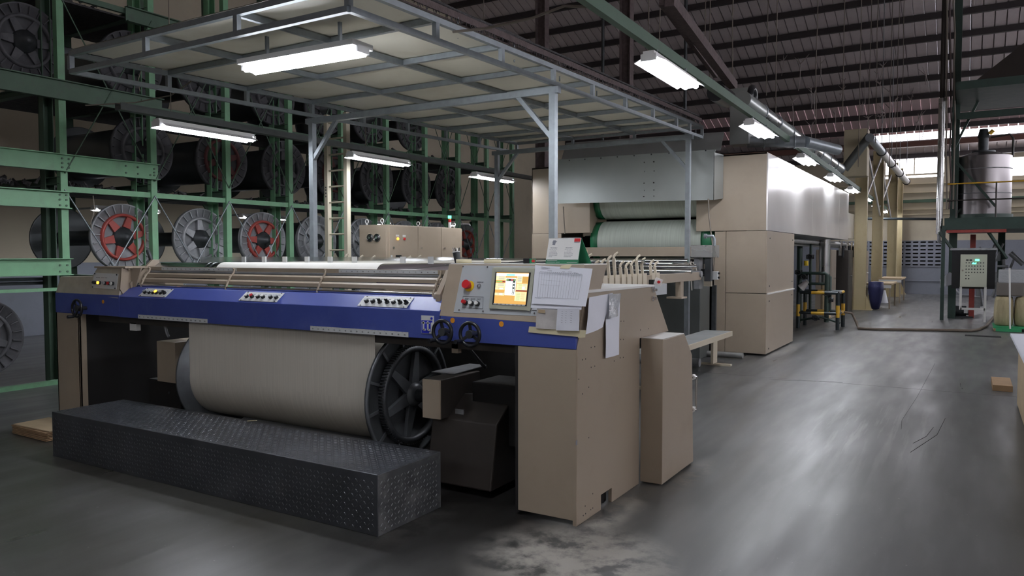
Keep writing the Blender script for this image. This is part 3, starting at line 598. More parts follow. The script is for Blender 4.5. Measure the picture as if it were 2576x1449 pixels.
for i in range(8):
    A0 = .105+i*.098; MB().quadbox(sp(A0, .105, .003), sp(A0+.083, .105, .003), sp(A0+.083, .132, .003), sp(A0, .132, .003), -nrmC*.001).build('softkey', M['label'], bz)
# masking tape round the bezel
tp = MB(); tp.quadbox(sp(0, 0, .001), sp(.07, 0, .001), sp(.07, 1, .001), sp(0, 1, .001), -nrmC*.0005); tp.quadbox(sp(.93, 0, .001), sp(1, 0, .001), sp(1, .98, .001), sp(.93, .98, .001), -nrmC*.0005); tp.quadbox(sp(.0, .93, .0012), sp(1, .93, .0012), sp(1, 1, .0012), sp(0, 1, .0012), -nrmC*.0005)
tp.build('bezel_tape', M['bezel'], bz)
# handwheels
def handwheel(x, z, r, ang, lean=(0, -1, .0)):
    d = Vector(lean).normalized(); c0 = Vector((x, YF-.003, z)); c1 = c0+d*.085
    w = MB().torus(c1, d, r, .0115, 32, 10).build('handwheel', M['black'], hs)
    u = Vector((1, 0, 0)); vv = d.cross(u)
    sp_ = MB()
    for k_ in range(3):
        t_ = ang+k_*2*math.pi/3; e = u*math.cos(t_)+vv*math.sin(t_); sp_.bar(c1+d*-.012, c1+e*r, .018, .010, d)
    sp_.build('wheel_spokes', M['black'], w)
    MB().cyl(c0, c1+d*.01, .016, 14).cyl(c1-d*.03, c1+d*.012, .026, 16).build('wheel_hub', M['castdark'], w)
    e = u*math.cos(ang+2.2)+vv*math.sin(ang+2.2)
    MB().cyl(c1+e*r, c1+e*r+d*.025, .010, 10).cyl(c1+e*r+d*.02, c1+e*r+d*.075, .014, 12).build('wheel_grip', M['black'], w)
    return w
handwheel(-2.855, 1.112, .072, 1.75); handwheel(-2.645, 1.108, .072, 1.6); handwheel(-6.99, 1.115, .078, 2.2)
MB().tube([(-7.05, YF-.09, 1.04), (-7.12, YF-.09, 1.03)], .012).build('crank_grip', M['black'], hs)
for (x, z) in ((-2.836, 1.180), (-2.467, 1.174), (-6.718, 1.181)): MB().cyl((x, YF-.003, z), (x, YF-.005, z), .017, 20).build('orange_dot', M['orange'], hs)
# exhaust: short dark lever on the left of the rollers
MB().cyl(pY(381, 655, 4.3), pY(372, 630, 4.3), .018, 10).build('lever', M['castdark'], hs)
# acrylic guard strip behind the top roller
g = thing('acrylic_guard', 'long clear acrylic guard strip standing behind the white top roller', 'guard', (0, 0, 0))
a, b = pY(515, 658, 4.62), pY(1168, 668, 4.62)
MB().box(-6.2, -3.15, 4.60, 4.605, 1.49, 1.585).build('acrylic_sheet', M['acryl'], g)
for u in (613, 664, 716, 772, 890-60, 951-60, 1013, 1083):
    x = pY(u, 655, 4.59).x; MB().box(x-.022, x+.022, 4.585, 4.60, 1.51, 1.588).build('clip', M['label'], g)
MB().box(-6.2, -3.15, 4.58, 4.60, 1.42, 1.50).build('guard_rail', M['white'], g)
# yarn sheet running from the dryer to the roller, and down to the beam
yb = MB().box(-5.5, -3.7, 4.32, 11.9, 1.534, 1.538).build('yarn_sheet', M['yarn'])
tag(yb, 'wide flat sheet of white warp yarn running from dryer to roller', 'yarn')
yb = MB().box(-5.58, -3.545, 4.022, 4.026, .576, 1.10).build('yarn_sheet', M['yarn'])
tag(yb, 'taut curtain of white warp yarn dropping from blue beam to the wound beam', 'yarn')
# ------------------------------------------------------------------ weaver's beam in the machine
wb = thing('warp_beam', 'full warp beam wound with white yarn under the blue cover', 'warp beam', (-4.5, 4.38, .576))
R0 = .476; ry = .3565
xl, xr = -5.585+4.5, -3.54+4.5
MB().lathe([(xl, ry), (xr, ry)], n=64).build('wound_yarn', M['yarn'], wb)
def rim(x, s, parent):
    o = MB().lathe([(x, .12), (x, R0), (x+s*.02, R0), (x+s*.02, R0-.025), (x+s*.006, R0-.03), (x+s*.006, .12)], n=64).build('flange', M['castmid'] , parent); return o
fl1 = rim(xl, -1, wb); fl2 = rim(xr, 1, wb)
rb = MB()
for k in range(12):
    t = k*math.pi/6+.2; rb.bar((xr+.016, .36*math.cos(t), .36*math.sin(t)), (xr+.016, .455*math.cos(t), .455*math.sin(t)), .02, .012, (1, 0, 0))
rb.build('flange_ribs', M['castmid'], fl2)
gw = MB().lathe([(xr+.02, .315), (xr+.02, .355), (xr+.07, .355), (xr+.07, .315), (xr+.02, .315)], n=72).build('gear_ring', M['castdark'], wb)
tt = MB()
for k in range(100):
    t = k*2*math.pi/100; c_, s2 = math.cos(t), math.sin(t); tt.bar((xr+.025, .360*c_, .360*s2), (xr+.068, .360*c_, .360*s2), .009, .012, (0, c_, s2))
tt.build('gear_teeth', M['castdark'], gw, kind='stuff')
for k in range(6):
    t = k*math.pi/3+.35; e = Vector((0, math.cos(t), math.sin(t))); f_ = Vector((0, -math.sin(t), math.cos(t)))
    p0, p1 = Vector((xr+.06, 0, 0))+e*.07, Vector((xr+.045, 0, 0))+e*.32
    MB().add([p0-f_*.045, p0+f_*.045, p1+f_*.022, p1-f_*.022]+[q_-Vector((.03, 0, 0)) for q_ in (p0-f_*.045, p0+f_*.045, p1+f_*.022, p1-f_*.022)], [(0, 1, 2, 3), (7, 6, 5, 4), (0, 4, 5, 1), (1, 5, 6, 2), (2, 6, 7, 3), (3, 7, 4, 0)]).build('spoke', M['castmid'], wb)
MB().lathe([(xr+.02, .0), (xr+.09, .0), (xr+.10, .06), (xr+.075, .085), (xr+.02, .09)], n=32).build('hub', M['castmid'], wb)
MB().lathe([(xr+.005, .0), (xr+.005, .33)], n=40).build('flange_web', M['castdark'], wb)
MB().cyl((xr+.08, 0, 0), (xr+.30, 0, 0), .05, 20).build('shaft', M['castdark'], wb)
# chuck drive on the right, chuck box on the left
ck = thing('chuck_drive', 'dark chuck drive casing holding the right end of the wound beam', 'drive unit', (-3.2, 4.1, 0))
a, b = pY(1066, 1052, 4.12), pY(1109, 948, 4.12)
MB().box(a.x+3.2, b.x+3.2, .02, .50, .485, .755).build('casing', M['brown'], ck, bevel=.006)
MB().box(a.x+3.2, b.x+3.2, .008, .02, .487, .752).build('front_plate', M['beige'], ck)
MB().prism([(.02, .05), (.7, .05), (.8, .35), (.8, .55), (.3, .62), (.1, .48)], .02, .55, 'X').build('gear_housing', M['brown'], ck, bevel=.01)
MB().box(.25, .75, .25, .60, .30, .72).build('motor_box', M['dark'], ck, bevel=.01)
MB().cyl((.26, .32, .45), (.20, .32, .45), .14, 24).build('motor_cover', M['brown'], ck)
p = pY(1168, 1037, 4.3); MB().box(p.x+3.2-.035, p.x+3.2+.035, .14, .15, .44, .54).build('name_plate', M['castgrey'], ck)
MB().add([(-.10, .25, .757), (.10, .25, .757), (.13, .62, .775), (-.02, .62, .775), (-.10, .25, .763), (.10, .25, .763), (.13, .62, .781), (-.02, .62, .781)], [(3, 2, 1, 0), (4, 5, 6, 7), (0, 1, 5, 4), (1, 2, 6, 5), (2, 3, 7, 6), (3, 0, 4, 7)]).build('top_lid', M['castgrey'], ck)
MB().tube([pY(1172, 868, 4.1)+Vector((3.2, -4.1, 0)), pY(1195, 895, 4.15)+Vector((3.2, -4.1, 0)), pY(1220, 925, 4.3)+Vector((3.2, -4.1, 0))], .012).build('hose', M['castdark'], ck)
ck = thing('chuck_box', 'beige chuck box holding the left end of the wound beam', 'chuck box', (-5.8, 4.2, 0))
a, b = pY(397, 1002, 4.2), pY(440, 880, 4.2)
MB().box(a.x+5.8, b.x+5.8, 0, .35, .46, .825).build('casing', M['beige'], ck, bevel=.003)
c = pY(426, 988, 4.2); MB().cyl((c.x+5.8, -.004, c.z), (c.x+5.8, .001, c.z), .012, 12).build('lock_hole', M['inkdark'], ck)
MB().box(a.x+5.6, b.x+5.8, .05, .35, .0, .46).build('pedestal', M['dark'], ck)
# ------------------------------------------------------------------ tread plate step
st = thing('step_platform', 'long low step of dark diamond tread plate before the machine', 'step', (-4.54, 3.24, 0))
MB().prism([(-1.695, 0), (1.695, 0), (1.695, .6), (-1.695, .6)], 0, .357, 'Z').build('step_box', M['plate'], st, bevel=.004)
lz = MB()
def loz(c, u, v, n, L_=.0125, w=.0035, h=.0028):
    c = Vector(c); u = Vector(u); v = Vector(v); n = Vector(n)
    lz.add([c-u*L_, c-v*w, c+u*L_, c+v*w, c+n*h-u*L_*.5, c+n*h+u*L_*.5], [(0, 1, 5, 4), (1, 2, 5), (2, 3, 4, 5), (3, 0, 4)])
s2 = math.sqrt(.5); P_ = .0305
lz_top = lz
for (o, ex, ey, n, la, lb_) in (((-1.695, 0, .357), (1, 0, 0), (0, 1, 0), (0, 0, 1), 3.39, .6), ((-1.695, 0, 0), (1, 0, 0), (0, 0, 1), (0, -1, 0), 3.39, .357), ((1.695, 0, 0), (0, 1, 0), (0, 0, 1), (1, 0, 0), .6, .357)):
    o, ex, ey, n = map(Vector, (o, ex, ey, n))
    if n.x > .5: lz = MB(); o = o+Vector((.002, 0, 0))
    for i in range(1, int(la/P_)):
        for j in range(1, int(lb_/P_)):
            u = (ex+ey)*s2 if (i+j) % 2 else (ex-ey)*s2; v = n.cross(u)
            loz(o+ex*i*P_+ey*j*P_, u, v, n)
lz_top.build('tread_pattern', M['plate'], st, kind='stuff'); lz.build('tread_pattern', mat('worn_tread', (.16, .165, .17), .4, metal=.4, noise=.3, nscale=9), st, kind='stuff')
tag(MB().box(0, .07, 0, .018, 0, .002).build('tape_scrap', M['tape']), 'small yellowish tape scrap lying on the step', 'scrap')
bpy.data.objects['tape_scrap'].location = pZ(622, 1060, .361); bpy.data.objects['tape_scrap'].rotation_euler = (0, 0, .9)
M['platescuff'] = mat('scuffed_tread_plate', (.09, .095, .10), .45, metal=.35, noise=.3, nscale=6, dirt=(.26, .26, .26), dscale=5, damt=.75)
sdp = MB().box(1.695, 1.697, .004, .596, .002, .353).build('scuffed_side', M['platescuff'], st)
# flattened cardboard pile left of the step
cp = thing('cardboard_pile', 'small pile of flattened cardboard on the floor left of the step', 'cardboard', (-7.0, 3.62, 0))
for k in range(7):
    z = .004+k*.013; w = .34-.02*random.random(); d = .3; mb = MB(); j = random.uniform(-.02, .02)
    mb.add([(-w+j, -d/2, z), (.25, -d/2+j, z), (.25, d/2, z+.006), (-w+.03, d/2, z+.008)]+[(-w+j, -d/2, z+.008), (.25, -d/2+j, z+.008), (.25, d/2, z+.014), (-w+.03, d/2, z+.016)], [(3, 2, 1, 0), (4, 5, 6, 7), (0, 1, 5, 4), (1, 2, 6, 5), (2, 3, 7, 6), (3, 0, 4, 7)])
    mb.build('cardboard_sheet', M['cardlight'] if k == 6 else M['card'], cp)
# ==== part 2 ====
# ------------------------------------------------------------------ creel (green frame) and its beams
XC = -9.71; ys = [5.25, 6.47, 7.70, 8.94, 10.17, 11.39, 12.61, 13.80, 14.95, 16.1]
cr = thing('creel_frame', 'tall green steel creel frame of beams, posts and crossed rods', 'frame', (XC, 5, 0))
def cbx(mb, x0, x1, y0, y1, z0, z1): return mb.box(x0-XC, x1-XC, y0-5, y1-5, z0, z1)
for i, y in enumerate(ys):
    h = 6.6
    cbx(MB(), XC-.045, XC+.045, y-.045, y+.045, 0, h).build('front_post', M['green'], cr, bevel=.004)
    mb = MB(); cbx(mb, XC-.40, XC-.39, y-.06, y+.06, 0, h); cbx(mb, XC-.40, XC-.28, y-.06, y-.05, 0, h); cbx(mb, XC-.40, XC-.28, y+.05, y+.06, 0, h)
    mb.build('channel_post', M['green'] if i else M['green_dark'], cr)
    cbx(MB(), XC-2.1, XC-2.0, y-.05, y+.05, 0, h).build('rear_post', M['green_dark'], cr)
    for z in ((1.23, 2.50, 3.68, 4.9) if i else (2.50, 3.68, 4.9)):
        mb = MB(); cbx(mb, XC-2.0, XC+.03, y-.05, y+.05, z-.012, z); cbx(mb, XC-2.0, XC+.03, y-.05, y+.05, z+.07, z+.08); cbx(mb, XC-2.0, XC+.03, y-.005, y+.005, z, z+.07)
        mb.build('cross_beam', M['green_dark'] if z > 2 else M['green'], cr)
    MB().add([(-.38, y-5-.05, 2.38), (-.38, y-5-.16, 2.38), (-.38, y-5-.05, 2.22), (-.36, y-5-.05, 2.38), (-.36, y-5-.16, 2.38), (-.36, y-5-.05, 2.22)], [(0, 1, 2), (5, 4, 3), (0, 3, 4, 1), (1, 4, 5, 2), (2, 5, 3, 0)]).build('corner_bracket', M['green_dark'], cr)
# front rails and dusty shelves bay by bay
for a, b in zip(ys[:-1], ys[1:]):
    for z in (2.43, 3.62, 4.85):
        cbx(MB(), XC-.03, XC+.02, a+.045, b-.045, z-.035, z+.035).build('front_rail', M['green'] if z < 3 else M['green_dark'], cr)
        cbx(MB(), XC-2.0, XC-.45, a+.05, b-.05, z+.05, z+.075).build('shelf', M['dust'], cr)
    for z in (1.23,):
        cbx(MB(), XC-.03, XC+.02, a+.045, b-.045, z-.03, z+.03).build('front_rail', M['green'], cr)
    for (z0, z1) in ((.5, 2.42), (2.62, 4.8)):
        for p, q in (((a, z0), (b, z1)), ((a, z1), (b, z0))):
            x = XC+.05+(.012 if p[1] == z0 else 0)
            MB().cyl((x-XC, p[0]-5, p[1]), (x-XC, q[0]-5, q[1]), .0085, 6).build('brace_rod', M['galv'] if z0 < 1 else M['green_dark'], cr)
            if z0 < 1 and p[1] == z1:
                c0 = Vector((x-XC, p[0]-5, p[1])).lerp(Vector((x-XC, q[0]-5, q[1])), .47); c1 = Vector((x-XC, p[0]-5, p[1])).lerp(Vector((x-XC, q[0]-5, q[1])), .57)
                MB().cyl(c0, c1, .02, 6).build('turnbuckle', M['galv'], cr)
# heavy bolted I beams running in from the left
def ibeam(x, y0, y1, z0, z1, m, fl=.10):
    mb = MB(); cbx(mb, x-.005, x+.005, y0, y1, z0, z1); cbx(mb, x-.02, x+fl*.6, y0, y1, z1-.012, z1); cbx(mb, x-.02, x+fl*.6, y0, y1, z0, z0+.012)
    o = mb.build('i_beam', M[m], cr)
    return o
def bolts(beam, x, pts):
    for (y, z) in pts: MB().cyl((x-XC, y-5, z), (x-XC+.012, y-5, z), .013, 6).build('bolt', M['green_dark'], beam)
b1 = ibeam(XC+.055, 2.2, 6.52, 2.64, 2.855, 'green'); bolts(b1, XC+.06, [(5.22, 2.69), (5.30, 2.69), (5.22, 2.745), (5.30, 2.745), (5.22, 2.80), (5.30, 2.80), (6.05, 2.70), (6.22, 2.70), (6.05, 2.79), (6.22, 2.79), (6.40, 2.70), (6.46, 2.70), (6.46, 2.74), (6.46, 2.79)])
b2 = ibeam(XC+.055, 2.2, 5.30, 2.18, 2.395, 'green'); bolts(b2, XC+.06, [(5.18, 2.22), (5.26, 2.22), (5.18, 2.29), (5.26, 2.29), (5.18, 2.35), (5.26, 2.35)])
b3 = ibeam(XC+.055, 2.2, 5.30, 1.355, 1.565, 'green'); bolts(b3, XC+.06, [(5.16, 1.40), (5.25, 1.40), (5.16, 1.48), (5.25, 1.48)])
b4 = ibeam(XC+.055, 2.2, 6.60, 3.52, 3.76, 'green_dark'); bolts(b4, XC+.06, [(6.3, 3.6), (6.3, 3.7)])
ibeam(XC+.055, 6.1, 9.2, 4.70, 4.90, 'green_dark')
cbx(MB(), XC-.05, XC+.05, 2.2, 9, 0.0, .05).build('floor_rail', M['green'], cr)
cbx(MB(), XC-.05, XC+.03, 2.2, 5.2, 1.16, 1.20).build('front_rail', M['green'], cr)
for z in (1.30, 1.25): cbx(MB(), XC-.5, XC-.42, 2.2, 5.3, z-.02, z+.02).build('dark_pipe', M['pipedark'], cr)
lint = MB()
for i in range(420):
    y = random.uniform(3, 16); z = random.choice((2.505, 2.505, 3.70, 4.93)); x = random.uniform(XC-.9, XC-.3); r = random.uniform(.02, .055)
    lint.cyl((x-XC, y-5, z), (x-XC+random.uniform(-.05, .05), y-5+random.uniform(-.1, .1), z+random.uniform(.02, .09)), r, 5, r*.4)
lint.build('lint_heap', M['dust'], cr, kind='stuff')
# beam templates: the face at x = 0 looks along +X
def beam_meshes(R_, rb, m_fl):
    face = MB().lathe([(-.05, .10), (-.05, R_*.70), (-.02, R_*.72), (-.02, R_*.97), (.012, R_), (-.045, R_*1.005), (-.075, R_), (-.075, .10)], n=48)
    for k in range(22):
        t = k*2*math.pi/22; c_, s_ = math.cos(t), math.sin(t); face.bar((-.01, R_*.74*c_, R_*.74*s_), (-.004, R_*.96*c_, R_*.96*s_), .012, .03, (1, 0, 0))
    ring = MB().lathe([(-.03, R_*.62), (.015, R_*.63), (.015, R_*.70), (-.03, R_*.71)], n=48)
    spk = MB()
    k = 0
    p0, p1 = .30*R_, .64*R_
    spk.add([(0, p0, -.055), (0, p0, .055), (-.005, p1, .035), (-.005, p1, -.035), (-.04, p0, -.055), (-.04, p0, .055), (-.04, p1, .035), (-.04, p1, -.035)], [(0, 1, 2, 3), (7, 6, 5, 4), (0, 4, 5, 1), (1, 5, 6, 2), (2, 6, 7, 3), (3, 7, 4, 0)])
    hub = MB().lathe([(-.05, .31*R_), (.01, .29*R_), (.02, .14*R_), (.06, .13*R_), (.06, .05), (.11, .045), (.11, 0)], n=28)
    rear = MB().lathe([(-.012, .10), (-.012, R_*.97), (0, R_), (.02, R_), (.02, R_*.97), (.01, R_*.9), (.01, .10)], n=48)
    barrel = MB().cyl((-.07, 0, 0), (-1.55, 0, 0), rb, 28)
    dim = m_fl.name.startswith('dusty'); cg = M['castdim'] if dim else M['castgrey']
    return [q.mesh(nm, mm) for q, nm, mm in ((face, 'flange', cg), (ring, 'gear_ring', m_fl), (spk, 'spoke', m_fl), (hub, 'hub', M['castdark']), (rear, 'rear_flange', M['drum']), (barrel, 'barrel', M['drum'] if rb > .15 else M['pipedark']))]
BT = {('r', 0): beam_meshes(.46, .11, M['red']), ('g', 0): beam_meshes(.46, .11, M['castgrey']), ('r', 1): beam_meshes(.46, .21, M['red']), ('g', 1): beam_meshes(.46, .21, M['castgrey']), ('r', 2): beam_meshes(.46, .34, M['red']), ('g', 2): beam_meshes(.46, .34, M['castgrey'])}
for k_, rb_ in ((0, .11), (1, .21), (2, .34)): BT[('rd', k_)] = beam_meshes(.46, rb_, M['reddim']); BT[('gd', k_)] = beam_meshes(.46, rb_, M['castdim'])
def warp_beam(y, z, kind, rot, label, group=None, x=-10.02):
    t = thing('warp_beam', label, 'warp beam', (x, y, z), group); t.rotation_euler = (rot, 0, 0)
    me = BT[kind]
    inst('flange', me[0], t); inst('gear_ring', me[1], t)
    for k in range(6): inst('spoke', me[2], t, (0, 0, 0), (k*math.pi/3, 0, 0))
    inst('hub', me[3], t); inst('rear_flange', me[4], t, (-1.57, 0, 0)); inst('barrel', me[5], t)
    return t
y1 = [6.235, 7.47, 8.66, 9.87, 11.1, 12.35, 13.45, 14.6]
nm1 = ['nearest', 'second', 'third', 'fourth', 'fifth', 'sixth', 'seventh', 'eighth']
kd = [('r', 0), ('g', 0), ('r', 1), ('g', 2), ('g', 1), ('g', 1), ('r', 1), ('r', 0)]
for i, y in enumerate(y1):
    col = 'red spoked' if kd[i][0] == 'r' else 'grey spoked'
    warp_beam(y, 1.85, kd[i], .4*i+.2, '%s warp beam, %s in the eye-level row of the green creel' % (col, nm1[i]), 'beams at eye level in the creel')
for i, y in enumerate([6.55, 7.88, 9.13, 10.35, 11.5, 12.75, 13.9]):
    kk = [('g', 2), ('r', 2), ('g', 2), ('r', 1), ('g', 1), ('g', 2), ('g', 1)][i]
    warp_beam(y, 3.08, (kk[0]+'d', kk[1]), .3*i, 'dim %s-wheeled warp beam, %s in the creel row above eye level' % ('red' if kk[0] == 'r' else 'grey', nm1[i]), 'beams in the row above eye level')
for i, y in enumerate([5.02, 6.4, 7.6, 8.9, 10.1, 11.3, 12.6]):
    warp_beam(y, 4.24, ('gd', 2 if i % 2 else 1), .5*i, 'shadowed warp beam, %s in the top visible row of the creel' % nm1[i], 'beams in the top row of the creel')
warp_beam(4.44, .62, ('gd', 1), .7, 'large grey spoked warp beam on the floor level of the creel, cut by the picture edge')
warp_beam(4.20, 2.15, ('g', 1), .1, 'grey ribbed warp beam between the two upper bolted green beams')
for i, y in enumerate([9.0, 10.2, 11.4, 12.6]): pass
# cords that dangle from the creel
for (u, v0, v1, sw) in ((352, 145, 230, .02), (234, 492, 592, .01), (1125, 378, 530, .01)):
    a = pX(u, v0, -9.69 if u != 352 else -9.55); b = pX(u, v1, -9.66 if u != 352 else -9.55)
    o = MB().tube([a, a.lerp(b, .35)+Vector((0, .02, 0)), a.lerp(b, .7)-Vector((0, .03, 0)), b], .006, 6).build('cord', M['cord'])
    tag(o, {352: 'short bent cord hanging under the left end of the canopy', 234: 'white knotted cord hanging before the grey drum in the creel', 1125: 'thin cord hanging in the far bays of the creel'}[u], 'cord')
# ------------------------------------------------------------------ canopy on galvanised posts
XR_, XL_ = -3.64, -7.02; YA, YB_, YCp, YD = 3.90, 6.85, 11.15, 11.82
def cz(y): return 3.285+(y-3.9)*.022
cn_ = thing('canopy', 'cream sheet canopy on a galvanised steel frame above the machine', 'canopy', (-5.33, YB_, 0))
def cw(p): return (p[0]+5.33, p[1]-YB_, p[2])
def cbar(name, p, q, w=.045, h=.045, m='galv'): return MB().bar(cw(p), cw(q), w, h).build(name, M[m], cn_)
for (x, y, zt) in ((XL_, YB_, cz(YB_)-.06), (XR_, YB_, cz(YB_)-.06), (XR_, YCp, cz(YCp)-.06), (XL_, YCp, cz(YCp)-.06)):
    cbar('post', (x, y, 0), (x, y, zt), .068, .068)
    s = 1 if x == XL_ else -1
    cbar('knee_brace', (x, y, zt-.52), (x+s*.42, y, zt-.04), .045, .045)
for y in (YB_, YCp): cbar('cross_beam', (XL_-.09, y, cz(y)-.09), (XR_+.07, y, cz(y)-.09), .065, .065)
for x in (XL_, XR_):
    cbar('side_rail', (x, YA, cz(YA)-.02), (x, YD, cz(YD)-.02), .042, .042)
    cbar('upper_side_rail', (x, YA, cz(YA)+.14), (x, YD, cz(YD)+.14), .042, .045)
for y in (YA, YD): cbar('end_rail', (XL_, y, cz(y)-.02), (XR_, y, cz(y)-.02), .042, .042); cbar('upper_end_rail', (XL_, y, cz(y)+.14), (XR_, y, cz(y)+.14), .042, .045)
ysx = [YA, 4.88, 5.86, 6.85, 7.78, 8.72, 9.66, 10.6, 11.2, YD]
for y in ysx:
    for x in (XL_, XR_): cbar('strut', (x, y, cz(y)), (x, y, cz(y)+.12), .04, .045)
for x in (-5.9, -4.77):
    for y in (YA, YD): cbar('strut', (x, y, cz(y)), (x, y, cz(y)+.12), .045, .04)
for y in ysx[1:-1]: cbar('purlin', (XL_, y, cz(y)+.142), (XR_, y, cz(y)+.142), .04, .05)
for x in (-5.9, -4.77): cbar('long_purlin', (x, YA, cz(YA)+.137), (x, YD, cz(YD)+.137), .04, .05)
xs = [XL_, -5.9, -4.77, XR_]
for i in range(len(ysx)-1):
    for j in range(3):
        a, b = xs[j]+.0, xs[j+1]; c, d = ysx[i], ysx[i+1]; mb = MB(); vs = []; n = 6; sag = random.uniform(.025, .05)
        for ii in range(n+1):
            for jj in range(n+1):
                xx = a+(b-a)*ii/n; yy_ = c+(d-c)*jj/n; vs.append(cw((xx, yy_, cz(yy_)+.175-sag*math.sin(math.pi*ii/n)*math.sin(math.pi*jj/n))))
        m_ = len(vs); vs += [(p[0], p[1], p[2]+.006) for p in vs]
        fs = [(ii*(n+1)+jj, (ii+1)*(n+1)+jj, (ii+1)*(n+1)+jj+1, ii*(n+1)+jj+1) for ii in range(n) for jj in range(n)]
        mb.add(vs, fs+[tuple(q_+m_ for q_ in reversed(f_)) for f_ in fs], True)
        mb.build('canopy_sheet', M['sheet'], cn_)
o = MB().tube([pY(918, 78, 4.6), pY(910, 90, 4.5)], .01).build('x', M['cord']); bpy.data.objects.remove(o)
# cords and cables round the canopy
tag(MB().tube([pX(1140, 80, -3.62), pX(1220, 72, -3.3), pX(1340, 45, -2.9), pX(1420, 15, -2.6), pX(1480, 18, -2.5)], .011, 8).build('loose_cable', M['cord']), 'pale sagging cable from canopy edge up to the lamp channel', 'cable')
tag(MB().tube([pX(510, 170, -7.1), pX(480, 205, -7.6), pX(430, 240, -8.4), pX(340, 258, -9.0), pX(215, 265, -9.6)], .008, 8).build('loose_cable', M['cord']), 'pale sagging cable from the canopy corner to the green creel', 'cable')
cbm = MB()
for k in range(7):
    ox, oz = random.uniform(-.05, .05), random.uniform(0, .06)
    cbm.tube([(-3.92+ox, y, cz(y)+.36+oz+random.uniform(-.012, .012)) for y in np.linspace(4, 12.4, 15)], .011, 6)
cbm.build('x', M['dust']); tag(bpy.data.objects['x'], 'bundle of dusty cables running along the right top edge of the canopy', 'cable bundle'); bpy.data.objects['x'].name = 'cable_bundle'; bpy.data.objects['cable_bundle']['kind'] = 'stuff'
tt_ = thing('cable_tray', 'dusty lint-hung cable tray above the right edge of the canopy', 'cable tray', (-3.92, 4, 3.6))
MB().bar((-.09, 0, .03), (-.09, 8.4, .21), .012, .06).bar((.09, 0, .03), (.09, 8.4, .21), .012, .06).build('tray_rails', M['purple'], tt_, kind='stuff')
for k in range(9): MB().cyl((.09, .5+k*.95, -.13), (.09, .5+k*.95, .05), .008, 6).build('tray_foot', M['galv'], tt_)
lm_ = MB()
for k in range(260):
    y = random.uniform(0, 8.4); l = random.uniform(.02, .09); lm_.cyl((.1, y, .0+y*.022), (.1+random.uniform(-.02, .02), y, -l+y*.022), .006, 4, .001)
lm_.build('lint_fringe', M['dust'], tt_, kind='stuff')
# ------------------------------------------------------------------ dryer (cylinder section) with its hood
dr = thing('dryer', 'tall beige drying cabinet with two large yarn-wrapped rollers', 'dryer', (-4.85, 12.26, 0))
DX, DY = 4.85, -12.26
def dbox(name, x0, x1, y0, y1, z0, z1, m='beige2', bevel=.004, par=None): return MB().box(x0+DX, x1+DX, y0+DY, y1+DY, z0, z1).build(name, M[m], par or dr, bevel=bevel)
Yd = 12.26; zs = 1.977; zm = .985
# right front column
dbox('upper_front_panel', -3.86, -2.742, Yd, Yd+.03, 1.982, 3.20)
dbox('front_panel', -3.365, -2.742, Yd, Yd+.03, zm+.004, zs-.003); dbox('front_panel', -3.365, -2.742, Yd, Yd+.03, .03, zm-.004)
dbox('narrow_panel', -3.55, -3.372, Yd, Yd+.03, .03, zs-.003)
# sides: two lower panels, upper panels with seams
dbox('side_panel', -2.742, -2.725, Yd+.0, 14.40, zm+.004, zs-.003, bevel=.002); dbox('side_panel', -2.742, -2.725, Yd, 14.40, .03, zm-.006, bevel=.002)
dbox('panel_ledge', -2.724, -2.700, Yd+.02, 14.38, zm-.012, zm+.008, 'white', .001)
sc2 = MB()
for (yy_, zz_) in ((12.45, 1.86), (14.25, 1.86), (12.45, 1.10), (14.25, 1.12), (12.45, .86), (14.25, .88), (12.45, .1)): sc2.cyl((-2.726+DX, yy_+DY, zz_), (-2.718+DX, yy_+DY, zz_), .012, 8)
sc2.build('panel_screws', M['castdark'], dr, kind='stuff')
yy0 = Yd
M['glosspanel'] = mat('glossy_glare_panel', (.80, .78, .77), .14, metal=.25, bump=.10, bscale=.8, noise=.04, nscale=1)  # glare of the nearby lamps is put into this bright base colour
for k, (a, b) in enumerate(((Yd, 14.42), (14.43, 16.2), (16.21, 18.0), (18.01, 19.8), (19.81, 21.44))):
    dbox('upper_side_panel', -2.745, -2.722, a, b, 1.98, 3.18, 'glosspanel', .002)
dbox('upper_side_panel', -2.90, -2.88, 21.9, 24.2, 2.05, 2.75, 'glosspanel', .002)
dbox('top_plate', -6.96, -2.74, Yd, 14.4, 3.17, 3.20, 'beige2'); dbox('hood_top', -6.9, -2.74, 14.4, 21.44, 3.15, 3.18, 'sheetmetal')
dbox('hood_end', -6.9, -2.74, 21.42, 21.44, 1.98, 3.15, 'glosspanel'); dbox('hood_floor', -6.9, -2.74, 14.4, 21.44, 1.98, 2.0, 'sheetmetal')
dbox('rear_panel', -6.96, -2.74, 14.38, 14.40, .03, 1.98, 'brown')
# left front column
dbox('upper_front_panel', -6.96, -5.79, Yd, Yd+.03, 1.99, 3.20); dbox('front_panel', -6.94, -6.35, Yd, Yd+.03, .03, 1.985)
dbox('opening_reveal', -5.80, -5.78, Yd+.0, Yd+.25, 1.99, 2.55); dbox('side_panel', -6.96, -6.94, Yd, 14.4, .03, 3.2)
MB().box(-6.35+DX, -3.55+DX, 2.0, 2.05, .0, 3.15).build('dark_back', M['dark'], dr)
MB().box(-5.78+DX, -3.86+DX, 0.02, .04, 3.0, 3.2).build('lintel', M['beige2'], dr)
